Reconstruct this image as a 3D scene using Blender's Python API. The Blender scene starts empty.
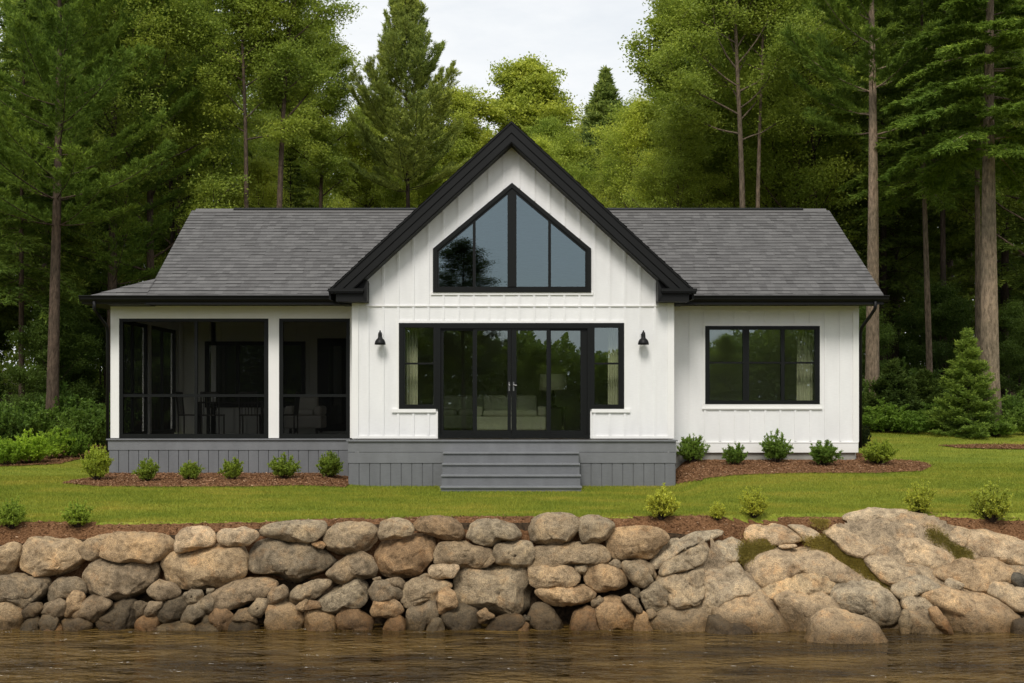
import bpy, bmesh, math, random
import numpy as np
from mathutils import Vector, noise
from mathutils.geometry import tessellate_polygon

rad = math.radians
random.seed(7)
C = bpy.context.scene.collection
F = 1200.0; ZC = 1.75; HY = 400.0          # focal length in px, eye height, horizon row

def X(px, d): return (px - 512) * d / F
def Z(py, d): return ZC - (py - HY) * d / F
def Yd(d): return d - 24.0

# ------------------------------------------------------------------ materials
def mat(name, base=(.5, .5, .5), rough=.6, spec=.3):
    m = bpy.data.materials.new(name); m.use_nodes = True
    b = m.node_tree.nodes['Principled BSDF']
    b.inputs['Base Color'].default_value = (*base, 1)
    b.inputs['Roughness'].default_value = rough
    b.inputs['Specular IOR Level'].default_value = spec
    return m, m.node_tree, b

def N(nt, t, **kw):
    n = nt.nodes.new(t)
    for k, v in kw.items():
        if hasattr(n, k): setattr(n, k, v)
        else: n.inputs[k].default_value = v
    return n

def ramp(nt, src, stops):
    r = N(nt, 'ShaderNodeValToRGB')
    e = r.color_ramp.elements
    while len(e) < len(stops): e.new(.5)
    for i, (p, c) in enumerate(stops):
        e[i].position = p; e[i].color = (*c, 1) if len(c) == 3 else c
    nt.links.new(src, r.inputs['Fac'])
    return r

def mixc(nt, fac, a, b, mode='MIX'):
    m = N(nt, 'ShaderNodeMix', data_type='RGBA', blend_type=mode)
    for sock, v in ((m.inputs[0], fac), (m.inputs[6], a), (m.inputs[7], b)):
        if hasattr(v, 'links') or isinstance(v, bpy.types.NodeSocket): nt.links.new(v, sock)
        elif isinstance(v, (int, float)): sock.default_value = v
        else: sock.default_value = (*v, 1)
    return m.outputs[2]

def noise_tex(nt, scale, detail=4, vec=None, rough=.55):
    n = N(nt, 'ShaderNodeTexNoise', Scale=scale, Detail=detail, Roughness=rough)
    if vec is not None: nt.links.new(vec, n.inputs['Vector'])
    return n

def pos_scaled(nt, s):
    g = N(nt, 'ShaderNodeNewGeometry'); mp = N(nt, 'ShaderNodeMapping')
    mp.inputs['Scale'].default_value = s
    nt.links.new(g.outputs['Position'], mp.inputs['Vector'])
    return mp.outputs['Vector']

def bump(nt, bsdf, h, strength=.3, dist=.02):
    b = N(nt, 'ShaderNodeBump', Strength=strength, Distance=dist)
    nt.links.new(h, b.inputs['Height']); nt.links.new(b.outputs['Normal'], bsdf.inputs['Normal'])

def painted(name, base, rough, streak, spec=.3, bs=.05):
    m, nt, b = mat(name, base, rough, spec)
    v = pos_scaled(nt, (1.3, 1.3, .35)); n = noise_tex(nt, 3.0, 5, v)
    v2 = pos_scaled(nt, (9, 9, 60)); n2 = noise_tex(nt, 1.0, 3, v2)
    r = ramp(nt, n.outputs['Fac'], [(.3, tuple(c * (1 - streak) for c in base)), (.7, base)])
    r2 = ramp(nt, n2.outputs['Fac'], [(.3, (1 - streak * .6,) * 3), (.7, (1, 1, 1))])
    nt.links.new(mixc(nt, 1.0, r.outputs['Color'], r2.outputs['Color'], 'MULTIPLY'), b.inputs['Base Color'])
    bump(nt, b, n2.outputs['Fac'], bs, .01)
    return m

M = {}
M['white'] = painted('white_siding_paint', (.82, .815, .805), .6, .08)
M['trim'] = painted('white_trim_paint', (.82, .81, .785), .5, .04)
M['black'] = painted('black_metal_trim', (.0075, .0078, .0076), .5, .2, .22, .02)
M['frame'] = painted('black_window_frame', (.0055, .0065, .006), .45, .2, .22, .02)
M['deck'] = painted('grey_deck_stain', (.19, .195, .203), .5, .16, .3, .12)
M['skirt'] = painted('grey_skirting_stain', (.165, .17, .178), .6, .18, .3, .12)
M['concrete'] = painted('foundation_concrete', (.34, .33, .30), .9, .2, .2, .3)
M['room'] = painted('interior_wall_paint', (.72, .72, .66), .8, .03)
M['floorwood'] = painted('interior_floor_wood', (.16, .11, .07), .5, .2)
M['fabric'] = painted('pale_upholstery', (.72, .70, .62), .95, .08)
M['curtain'] = painted('linen_curtain', (.55, .52, .45), .95, .12)
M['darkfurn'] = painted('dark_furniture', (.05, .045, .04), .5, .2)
M['chrome'] = mat('brushed_handle_metal', (.22, .22, .22), .45)[0]
M['chrome'].node_tree.nodes['Principled BSDF'].inputs['Metallic'].default_value = 1

def glass(name, refl, tint, rc=(1, 1, 1)):
    m = bpy.data.materials.new(name); m.use_nodes = True; nt = m.node_tree
    nt.nodes.remove(nt.nodes['Principled BSDF']); out = nt.nodes['Material Output']
    g = N(nt, 'ShaderNodeBsdfGlossy'); g.inputs['Roughness'].default_value = .004
    g.inputs['Color'].default_value = (*rc, 1)
    n = noise_tex(nt, .9, 1); b = N(nt, 'ShaderNodeBump', Strength=.035, Distance=.004)
    tc = N(nt, 'ShaderNodeTexCoord'); nt.links.new(tc.outputs['Object'], n.inputs['Vector'])
    nt.links.new(n.outputs['Fac'], b.inputs['Height']); nt.links.new(b.outputs['Normal'], g.inputs['Normal'])
    t = N(nt, 'ShaderNodeBsdfTransparent'); t.inputs['Color'].default_value = (*tint, 1)
    x = N(nt, 'ShaderNodeMixShader'); x.inputs[0].default_value = refl
    nt.links.new(t.outputs[0], x.inputs[1]); nt.links.new(g.outputs[0], x.inputs[2])
    nt.links.new(x.outputs[0], out.inputs['Surface'])
    return m
M['glass'] = glass('tinted_window_glass', .14, (.85, .88, .8), (.80, .92, 1.0))
M['glass_high'] = glass('reflective_gable_glass', .175, (.4, .45, .45), (.72, .9, 1.0))

def screen_mat():
    m = bpy.data.materials.new('insect_screen_mesh'); m.use_nodes = True; nt = m.node_tree
    b = nt.nodes['Principled BSDF']; b.inputs['Base Color'].default_value = (.0025, .0028, .0025, 1); b.inputs['Roughness'].default_value = .9; b.inputs['Specular IOR Level'].default_value = .05
    t = N(nt, 'ShaderNodeBsdfTransparent'); t.inputs['Color'].default_value = (1, 1, 1, 1)
    x = N(nt, 'ShaderNodeMixShader'); x.inputs[0].default_value = .38
    nt.links.new(t.outputs[0], x.inputs[1]); nt.links.new(b.outputs[0], x.inputs[2])
    nt.links.new(x.outputs[0], nt.nodes['Material Output'].inputs['Surface'])
    return m
M['screen'] = screen_mat()

def shingle_mat():
    m, nt, b = mat('grey_asphalt_shingle', (.13, .13, .13), .9, .2)
    uv = N(nt, 'ShaderNodeUVMap'); sep = N(nt, 'ShaderNodeSeparateXYZ'); nt.links.new(uv.outputs[0], sep.inputs[0])
    fv = N(nt, 'ShaderNodeMath', operation='FLOOR'); nt.links.new(sep.outputs[1], fv.inputs[0])
    wn = N(nt, 'ShaderNodeTexWhiteNoise', noise_dimensions='1D'); nt.links.new(fv.outputs[0], wn.inputs['W'])
    mu = N(nt, 'ShaderNodeMath', operation='MULTIPLY_ADD'); nt.links.new(sep.outputs[0], mu.inputs[0]); mu.inputs[1].default_value = 6.5
    nt.links.new(wn.outputs['Value'], mu.inputs[2])
    fu = N(nt, 'ShaderNodeMath', operation='FLOOR'); nt.links.new(mu.outputs[0], fu.inputs[0])
    cb = N(nt, 'ShaderNodeCombineXYZ'); nt.links.new(fu.outputs[0], cb.inputs[0]); nt.links.new(fv.outputs[0], cb.inputs[1])
    w2 = N(nt, 'ShaderNodeTexWhiteNoise', noise_dimensions='2D'); nt.links.new(cb.outputs[0], w2.inputs['Vector'])
    r = ramp(nt, w2.outputs['Value'], [(0, (.108, .104, .101)), (.55, (.132, .128, .124)), (1, (.155, .150, .145))])
    n = noise_tex(nt, 1.2, 3, pos_scaled(nt, (1, 1, 1))); r2 = ramp(nt, n.outputs['Fac'], [(.3, (.93, .93, .93)), (.7, (1, 1, 1))])
    g = noise_tex(nt, 160, 2, pos_scaled(nt, (1, 1, 1))); r3 = ramp(nt, g.outputs['Fac'], [(.35, (.7, .7, .7)), (.65, (1.15, 1.15, 1.15))])
    c = mixc(nt, 1, r.outputs['Color'], r2.outputs['Color'], 'MULTIPLY')
    nt.links.new(mixc(nt, 1, c, r3.outputs['Color'], 'MULTIPLY'), b.inputs['Base Color'])
    bump(nt, b, g.outputs['Fac'], .4, .01)
    return m
M['shingle'] = shingle_mat()
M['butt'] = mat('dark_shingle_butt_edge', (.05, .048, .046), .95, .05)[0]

def stone_mat():
    m, nt, b = mat('weathered_granite', (.3, .3, .3), .85, .25)
    oi = N(nt, 'ShaderNodeObjectInfo')
    tc = N(nt, 'ShaderNodeTexCoord')
    add = N(nt, 'ShaderNodeVectorMath', operation='ADD'); nt.links.new(tc.outputs['Object'], add.inputs[0])
    mul = N(nt, 'ShaderNodeMath', operation='MULTIPLY'); nt.links.new(oi.outputs['Random'], mul.inputs[0]); mul.inputs[1].default_value = 50
    nt.links.new(mul.outputs[0], add.inputs[1]); v = add.outputs[0]
    n1 = noise_tex(nt, 2.6, 6, v, .6); n2 = noise_tex(nt, 11, 6, v, .7); n3 = noise_tex(nt, 95, 3, v, .7)
    n4 = noise_tex(nt, 4.5, 5, v, .65)
    r1 = ramp(nt, n1.outputs['Fac'], [(.32, (.60, .58, .56)), (.5, (.95, .95, .95)), (.68, (1.25, 1.17, 1.06))])
    r2 = ramp(nt, n2.outputs['Fac'], [(.32, (.5, .49, .46)), (.5, (1, 1, 1)), (.7, (1.32, 1.3, 1.24))])
    r3 = ramp(nt, n3.outputs['Fac'], [(.36, (.42, .42, .41)), (.5, (1, 1, 1)), (.64, (1.6, 1.58, 1.5))])
    r4 = ramp(nt, n4.outputs['Fac'], [(.54, (0, 0, 0)), (.68, (1, 1, 1))])
    c = mixc(nt, 1, oi.outputs['Color'], r1.outputs['Color'], 'MULTIPLY')
    c = mixc(nt, 1, c, r2.outputs['Color'], 'MULTIPLY')
    c = mixc(nt, .9, c, r3.outputs['Color'], 'MULTIPLY')
    f = N(nt, 'ShaderNodeMath', operation='MULTIPLY'); nt.links.new(r4.outputs['Color'], f.inputs[0]); f.inputs[1].default_value = .38
    c = mixc(nt, f.outputs[0], c, mixc(nt, 1, c, (1.25, .92, .62), 'MULTIPLY'))       # rusty weathering
    g = N(nt, 'ShaderNodeNewGeometry'); sp = N(nt, 'ShaderNodeSeparateXYZ'); nt.links.new(g.outputs['Position'], sp.inputs[0])
    ad = N(nt, 'ShaderNodeMath', operation='MULTIPLY_ADD'); nt.links.new(n2.outputs['Fac'], ad.inputs[0]); ad.inputs[1].default_value = -.35
    nt.links.new(sp.outputs[2], ad.inputs[2])
    mr = N(nt, 'ShaderNodeMapRange'); nt.links.new(ad.outputs[0], mr.inputs[0])
    mr.inputs[1].default_value = -1.68; mr.inputs[2].default_value = -1.38; mr.inputs[3].default_value = 1; mr.inputs[4].default_value = 0
    c = mixc(nt, mr.outputs[0], c, mixc(nt, 1, c, (.38, .34, .27), 'MULTIPLY'))          # wet, algae-dark tide band
    nt.links.new(c, b.inputs['Base Color'])
    rr = N(nt, 'ShaderNodeMapRange'); nt.links.new(mr.outputs[0], rr.inputs[0]); rr.inputs[3].default_value = .85; rr.inputs[4].default_value = .4
    nt.links.new(rr.outputs[0], b.inputs['Roughness'])
    ax = N(nt, 'ShaderNodeMath', operation='MULTIPLY_ADD'); nt.links.new(n3.outputs['Fac'], ax.inputs[0]); ax.inputs[1].default_value = .25
    nt.links.new(n2.outputs['Fac'], ax.inputs[2])
    bump(nt, b, ax.outputs[0], 1, .045)
    return m
M['stone'] = stone_mat(); M['bed'] = M['stone']

def leaf_mat(name, trans=.35, var=.35, spec=.25):
    m, nt, b = mat(name, (.08, .12, .03), .55, spec)
    oi = N(nt, 'ShaderNodeObjectInfo'); g = N(nt, 'ShaderNodeNewGeometry')
    r = ramp(nt, g.outputs['Random Per Island'], [(0, (1 - var * 1.3,) * 3), (.5, (1, 1, 1)), (1, (1 + var * 1.5, 1 + var, 1))])
    n = noise_tex(nt, .45, 3, pos_scaled(nt, (1, 1, 1)))
    r2 = ramp(nt, n.outputs['Fac'], [(.35, (.8, .84, .85)), (.65, (1.2, 1.12, 1))])
    c = mixc(nt, 1, oi.outputs['Color'], r.outputs['Color'], 'MULTIPLY')
    c = mixc(nt, 1, c, r2.outputs['Color'], 'MULTIPLY')
    nt.links.new(c, b.inputs['Base Color'])
    t = N(nt, 'ShaderNodeBsdfTranslucent'); nt.links.new(c, t.inputs['Color'])
    x = N(nt, 'ShaderNodeMixShader'); x.inputs[0].default_value = trans
    nt.links.new(b.outputs[0], x.inputs[1]); nt.links.new(t.outputs[0], x.inputs[2])
    nt.links.new(x.outputs[0], nt.nodes['Material Output'].inputs['Surface'])
    return m
M['leaf'] = leaf_mat('broad_leaves', .48, .2)
M['needle'] = leaf_mat('conifer_needles', .4, .3, .1)

def bark_mat():
    m, nt, b = mat('tree_bark', (.15, .11, .08), .95, .1)
    v = pos_scaled(nt, (12, 12, 3.5)); n = noise_tex(nt, 1.6, 6, v, .7); n2 = noise_tex(nt, .8, 3, pos_scaled(nt, (1, 1, 1)))
    oi = N(nt, 'ShaderNodeObjectInfo')
    r = ramp(nt, n.outputs['Fac'], [(.32, (.4, .38, .36)), (.5, (.9, .9, .9)), (.7, (1.5, 1.45, 1.4))])
    r2 = ramp(nt, n2.outputs['Fac'], [(.35, (.75, .78, .74)), (.65, (1.15, 1.1, 1.05))])
    c = mixc(nt, 1, oi.outputs['Color'], r.outputs['Color'], 'MULTIPLY')
    nt.links.new(mixc(nt, 1, c, r2.outputs['Color'], 'MULTIPLY'), b.inputs['Base Color'])
    bump(nt, b, n.outputs['Fac'], 1, .05)
    return m
M['bark'] = bark_mat()

def ground_mats():
    m, nt, b = mat('lawn_turf', (.1, .13, .02), .95, .1)
    n = noise_tex(nt, 1, 6, pos_scaled(nt, (.5, 1.3, 1)), .68); n2 = noise_tex(nt, 22, 3, pos_scaled(nt, (1, 1, 1)))
    r = ramp(nt, n.outputs['Fac'], [(.3, (.145, .195, .024)), (.5, (.225, .255, .032)), (.7, (.32, .295, .048))])
    r2 = ramp(nt, n2.outputs['Fac'], [(.3, (.6, .6, .6)), (.7, (1.1, 1.1, 1.1))])
    turf = mixc(nt, 1, r.outputs['Color'], r2.outputs['Color'], 'MULTIPLY')
    # forest floor (brown litter) beyond the lawn, a soil bank under the stones
    g = N(nt, 'ShaderNodeAttribute', attribute_name='soil')
    soil = ramp(nt, n2.outputs['Fac'], [(.3, (.018, .013, .008)), (.7, (.07, .045, .026))])
    nt.links.new(mixc(nt, g.outputs['Fac'], turf, soil.outputs['Color']), b.inputs['Base Color'])
    bump(nt, b, n2.outputs['Fac'], .6, .03)
    M['ground'] = m
    m, nt, b = mat('grass_blades', (.1, .13, .02), .6, .15)
    n = noise_tex(nt, 1, 6, pos_scaled(nt, (.5, 1.3, 1)), .68)
    r = ramp(nt, n.outputs['Fac'], [(.3, (.16, .22, .026)), (.5, (.25, .285, .038)), (.7, (.38, .34, .06))])
    g = N(nt, 'ShaderNodeNewGeometry'); ri = ramp(nt, g.outputs['Random Per Island'], [(0, (.65, .7, .65)), (1, (1.3, 1.2, 1))])
    c = mixc(nt, 1, r.outputs['Color'], ri.outputs['Color'], 'MULTIPLY')
    nt.links.new(c, b.inputs['Base Color'])
    t = N(nt, 'ShaderNodeBsdfTranslucent'); nt.links.new(c, t.inputs['Color'])
    x = N(nt, 'ShaderNodeMixShader'); x.inputs[0].default_value = .3
    nt.links.new(b.outputs[0], x.inputs[1]); nt.links.new(t.outputs[0], x.inputs[2])
    nt.links.new(x.outputs[0], nt.nodes['Material Output'].inputs['Surface'])
    M['grass'] = m
    m, nt, b = mat('bark_mulch', (.13, .07, .04), .95, .1)
    n = noise_tex(nt, 38, 5, pos_scaled(nt, (1, 1, 1)), .7); n2 = noise_tex(nt, 2, 3, pos_scaled(nt, (1, 1, 1)))
    r = ramp(nt, n.outputs['Fac'], [(.3, (.08, .035, .016)), (.5, (.24, .12, .055)), (.7, (.40, .22, .115))])
    r2 = ramp(nt, n2.outputs['Fac'], [(.3, (.75, .75, .75)), (.7, (1.1, 1.1, 1.1))])
    nt.links.new(mixc(nt, 1, r.outputs['Color'], r2.outputs['Color'], 'MULTIPLY'), b.inputs['Base Color'])
    bump(nt, b, n.outputs['Fac'], 1, .05)
    M['mulch'] = m
    m, nt, b = mat('bark_chips', (.13, .07, .04), .9, .1)
    g = N(nt, 'ShaderNodeNewGeometry')
    ri = ramp(nt, g.outputs['Random Per Island'], [(0, (.06, .026, .012)), (.5, (.22, .11, .052)), (.9, (.36, .20, .11)), (1, (.55, .38, .24))])
    nt.links.new(ri.outputs['Color'], b.inputs['Base Color'])
    M['chips'] = m
    # lake water
    m, nt, b = mat('brown_lake_water', (.040, .026, .011), .06, .5)
    b.inputs['IOR'].default_value = 1.33
    w1 = noise_tex(nt, 1, 2, pos_scaled(nt, (1.7, 3.4, 1)), .6)
    w2 = noise_tex(nt, 1, 2, pos_scaled(nt, (5.5, 9.5, 1)), .6)
    w3 = noise_tex(nt, 1, 3, pos_scaled(nt, (.6, 1.6, 1)))
    a = N(nt, 'ShaderNodeMath', operation='MULTIPLY_ADD'); nt.links.new(w2.outputs['Fac'], a.inputs[0]); a.inputs[1].default_value = .33
    nt.links.new(w1.outputs['Fac'], a.inputs[2])
    bump(nt, b, a.outputs[0], 1, .30)
    rw = ramp(nt, w3.outputs['Fac'], [(.36, (.026, .015, .0035)), (.62, (.105, .063, .016))])
    nt.links.new(rw.outputs['Color'], b.inputs['Base Color'])
    M['water'] = m
ground_mats()

# ------------------------------------------------------------------ object helpers
def tag(o, label=None, cat=None, group=None, kind=None):
    if label: o['label'] = label
    if cat: o['category'] = cat
    if group: o['group'] = group
    if kind: o['kind'] = kind
    return o

def empty(name, loc=(0, 0, 0), rz=0):
    o = bpy.data.objects.new(name, None); C.objects.link(o)
    o.location = loc; o.rotation_euler[2] = rz; o.empty_display_size = .2
    return o

def link(name, me, material, parent=None, color=None, smooth=False):
    o = bpy.data.objects.new(name, me); C.objects.link(o)
    if material is not None and not me.materials: me.materials.append(material)
    if parent is not None: o.parent = parent
    if color: o.color = (*color, 1)
    if smooth: me.polygons.foreach_set('use_smooth', [True] * len(me.polygons))
    return o

class MB:
    def __init__(s): s.v = []; s.f = []
    def box(s, x0, x1, y0, y1, z0, z1):
        x0, x1 = sorted((x0, x1)); y0, y1 = sorted((y0, y1)); z0, z1 = sorted((z0, z1))
        b = len(s.v)
        s.v += [(x0, y0, z0), (x1, y0, z0), (x1, y1, z0), (x0, y1, z0), (x0, y0, z1), (x1, y0, z1), (x1, y1, z1), (x0, y1, z1)]
        s.f += [(b, b + 3, b + 2, b + 1), (b + 4, b + 5, b + 6, b + 7), (b, b + 1, b + 5, b + 4), (b + 1, b + 2, b + 6, b + 5), (b + 2, b + 3, b + 7, b + 6), (b + 3, b, b + 4, b + 7)]
        return s
    def prism(s, pts, y0, y1):
        """pts: (x,z) outline, counter-clockwise seen from the front, extruded y0 (front) to y1"""
        b = len(s.v); n = len(pts)
        s.v += [(p[0], y0, p[1]) for p in pts] + [(p[0], y1, p[1]) for p in pts]
        s.f += [tuple(range(b, b + n)), tuple(range(b + 2 * n - 1, b + n - 1, -1))]
        for i in range(n):
            j = (i + 1) % n; s.f.append((b + i, b + n + i, b + n + j, b + j))
        return s
    def prismx(s, pts, x0, x1):
        """pts: (y,z) outline extruded along x"""
        b = len(s.v); n = len(pts)
        s.v += [(x0, p[0], p[1]) for p in pts] + [(x1, p[0], p[1]) for p in pts]
        s.f += [tuple(range(b, b + n)), tuple(range(b + 2 * n - 1, b + n - 1, -1))]
        for i in range(n):
            j = (i + 1) % n; s.f.append((b + i, b + n + i, b + n + j, b + j))
        return s
    def tube(s, pts, rs, n=6, cap=True):
        pts = [Vector(p) for p in pts]; b = len(s.v)
        for i, p in enumerate(pts):
            t = (pts[min(i + 1, len(pts) - 1)] - pts[max(i - 1, 0)])
            if t.length < 1e-6: t = Vector((0, 0, 1))
            t.normalize()
            a = t.cross(Vector((0, 1, 0))) if abs(t.y) < .9 else t.cross(Vector((1, 0, 0)))
            a.normalize(); c = t.cross(a)
            r = rs[i] if isinstance(rs, (list, tuple)) else rs
            for k in range(n):
                an = 2 * math.pi * k / n
                q = p + (a * math.cos(an) + c * math.sin(an)) * r
                s.v.append((q.x, q.y, q.z))
        for i in range(len(pts) - 1):
            for k in range(n):
                k2 = (k + 1) % n
                s.f.append((b + i * n + k, b + i * n + k2, b + (i + 1) * n + k2, b + (i + 1) * n + k))
        if cap:
            s.f.append(tuple(range(b + n - 1, b - 1, -1))); e = b + (len(pts) - 1) * n
            s.f.append(tuple(range(e, e + n)))
        return s
    def lathe(s, c, prof, n=16, axis='z'):
        b = len(s.v)
        for (r, h) in prof:
            for k in range(n):
                a = 2 * math.pi * k / n
                s.v.append((c[0] + r * math.cos(a), c[1] + r * math.sin(a), c[2] + h) if axis == 'z' else (c[0] + r * math.cos(a), c[1] + h, c[2] + r * math.sin(a)))
        for i in range(len(prof) - 1):
            for k in range(n):
                k2 = (k + 1) % n
                s.f.append((b + i * n + k, b + i * n + k2, b + (i + 1) * n + k2, b + (i + 1) * n + k))
        s.f.append(tuple(range(b + n - 1, b - 1, -1))); e = b + (len(prof) - 1) * n
        s.f.append(tuple(range(e, e + n)))
        return s
    def mesh(s, name):
        me = bpy.data.meshes.new(name); me.from_pydata(s.v, [], s.f)
        bm = bmesh.new(); bm.from_mesh(me); bmesh.ops.recalc_face_normals(bm, faces=bm.faces); bm.to_mesh(me); bm.free()
        return me
    def build(s, name, m, parent=None, color=None, smooth=False, bev=0, origin=None):
        me = s.mesh(name)
        if origin is not None:
            me.transform(__import__('mathutils').Matrix.Translation(-Vector(origin)))
        o = link(name, me, m, parent, color, smooth)
        if origin is not None: o.location = origin
        if bev:
            md = o.modifiers.new('bevel', 'BEVEL'); md.width = bev; md.segments = 2; md.limit_method = 'ANGLE'
        return o

def fast_mesh(name, verts, faces):
    """verts (n,3) array, faces (m,k) int array"""
    me = bpy.data.meshes.new(name); m, k = faces.shape
    me.vertices.add(len(verts)); me.vertices.foreach_set('co', np.ascontiguousarray(verts, dtype=np.float32).ravel())
    me.loops.add(m * k); me.loops.foreach_set('vertex_index', faces.astype(np.int32).ravel())
    me.polygons.add(m); me.polygons.foreach_set('loop_start', np.arange(0, m * k, k, dtype=np.int32))
    me.update(calc_edges=True)
    return me

def wall_poly(mb, outer, holes, y0, y1):
    loops = [outer] + holes
    flat = [p for l in loops for p in l]
    tris = tessellate_polygon([[Vector((p[0], p[1], 0)) for p in l] for l in loops])
    b = len(mb.v); n = len(flat)
    mb.v += [(p[0], y0, p[1]) for p in flat] + [(p[0], y1, p[1]) for p in flat]
    for t in tris:
        mb.f.append(tuple(b + i for i in t)); mb.f.append(tuple(b + n + i for i in reversed(t)))
    o = 0
    for l in loops:
        k = len(l)
        for i in range(k):
            j = (i + 1) % k
            mb.f.append((b + o + i, b + o + j, b + n + o + j, b + n + o + i))
        o += k
    return mb

def rect(x0, x1, z0, z1): return [(x0, z0), (x1, z0), (x1, z1), (x0, z1)]

# ------------------------------------------------------------------ terrain
def sm(a, b, t):
    u = np.clip((t - a) / (b - a), 0, 1); return u * u * (3 - 2 * u)

PXR = [-200, 0, 50, 100, 180, 260, 340, 420, 500, 560, 600, 640, 700, 760, 850, 930, 1024, 1300]
YR = [549, 549, 545, 541, 537, 530, 527, 524, 524, 524, 527, 534, 538, 532, 520, 524, 536, 545]
PX18 = [-300, 0, 260, 400, 560, 760, 1300]
Z18 = [-.12, -.12, -.10, -.04, -.03, -.03, 0.0]

def terrain(x, d):
    x = np.asarray(x, float); d = np.asarray(d, float)
    k = .045 + (.015 - .045) * sm(-4.2, -2.6, x) + (.10 - .015) * sm(3.1, 3.7, x)
    px = 512 + x * F / 18.1
    z18 = np.interp(px, PX18, Z18)
    base = z18 + (0 - z18) * sm(18.2, 20.5, d)
    z = base + np.clip(d - 20, 0, 9) * k
    z = z + np.clip(d - 29, 0, 200) * .035
    z = z + .06 * np.sin(x * .31 + 1) * np.sin(d * .23) * sm(25, 31, d)
    led = sm(4.2 - 1.6, 4.2, x)                       # 0 stone wall, 1 bedrock ledge
    drim = 17.98 + .55 * led
    zr = ZC - (np.interp(px, PXR, YR) - HY) * 17.9 / F
    zr = zr * (1 - led) + np.minimum(zr, z18 - .12) * led
    t = np.clip((d - drim) / np.maximum(18.25 + .45 * led - drim, .05), 0, 1)
    z = np.where(d < 18.25 + .45 * led, zr + (np.minimum(z, 9) - zr) * t, z)
    dbot = drim - .22 - 1.15 * led
    u = np.clip((drim - d) / (drim - dbot), 0, 1)
    z = np.where(d < drim, zr + (-2.3 - zr) * u, z)
    # far shore behind the camera
    z = np.where(d < -24, -2.3 + np.clip((-24 - d) / 4, 0, 1) * 1.2 + np.clip(-28 - d, 0, 60) * .03, z)
    return z

def hit(px, py):
    """distance at which the ray through a pixel meets the ground (coming from the near side)"""
    ds = np.arange(18.0, 60, .02)
    zz = terrain((px - 512) * ds / F, ds); zr = ZC - (py - HY) * ds / F
    i = np.nonzero(zz >= zr)[0]
    return float(ds[i[0]]) if len(i) else 60.0

def grid_obj(name, xs, ds, material, zoff=0.0, mask=None, zf=terrain, rough=0.0):
    XX, DD = np.meshgrid(xs, ds); ZZ = zf(XX, DD) + zoff
    if rough:
        rng = np.random.default_rng(5); ZZ = ZZ + rng.uniform(-rough, rough, ZZ.shape)
    v = np.stack([XX.ravel(), Yd(DD).ravel(), ZZ.ravel()], 1)
    nx, ny = len(xs), len(ds)
    i, j = np.meshgrid(np.arange(nx - 1), np.arange(ny - 1)); a = (j * nx + i).ravel()
    f = np.stack([a, a + 1, a + nx + 1, a + nx], 1)
    if mask is not None:
        cx = .5 * (XX[:-1, :-1] + XX[1:, 1:]).ravel(); cd = .5 * (DD[:-1, :-1] + DD[1:, 1:]).ravel()
        f = f[mask(cx, cd)]
        used = np.unique(f); rm = np.full(len(v), -1); rm[used] = np.arange(len(used)); v = v[used]; f = rm[f]
    me = fast_mesh(name, v, f)
    o = link(name, me, material, smooth=True)
    return o, XX.ravel(), DD.ravel()

def inpoly(px, py, poly):
    inside = np.zeros(px.shape, bool); n = len(poly)
    for i in range(n):
        x1, y1 = poly[i]; x2, y2 = poly[(i + 1) % n]
        c = ((y1 > py) != (y2 > py)) & (px < (x2 - x1) * (py - y1) / ((y2 - y1) or 1e-9) + x1)
        inside ^= c
    return inside

xs = np.concatenate([np.linspace(-420, -40, 26), np.linspace(-38, -13, 26), np.arange(-12.5, 12.6, .16), np.linspace(13, 38, 26), np.linspace(40, 420, 26)])
ds = np.concatenate([np.linspace(-200, -40, 12), np.linspace(-38, 10, 26), np.linspace(11, 16, 8), np.arange(16.2, 19.2, .05), np.arange(19.3, 32, .2), np.linspace(33, 80, 40), np.linspace(84, 420, 30)])
gobj, gx, gd = grid_obj('ground', xs, ds, M['ground'])
tag(gobj, kind='structure')

def forest_edge(x):
    """distance of the lawn's far edge"""
    return np.interp(x, [-40, -13, -10.2, -9.4, -7, 7, 9.5, 12, 40], [24.6, 26.6, 27.6, 29.5, 33.5, 33.5, 32.5, 31.5, 30])
a = gobj.data.attributes.new('soil', 'FLOAT', 'POINT')
sv = np.clip((gd - forest_edge(gx)) / .5, 0, 1)
sv = np.maximum(sv, (gd < 18.12 + .4 * sm(2.6, 4.2, gx)) * 1.0)
a.data.foreach_set('value', sv.astype(np.float32))

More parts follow.
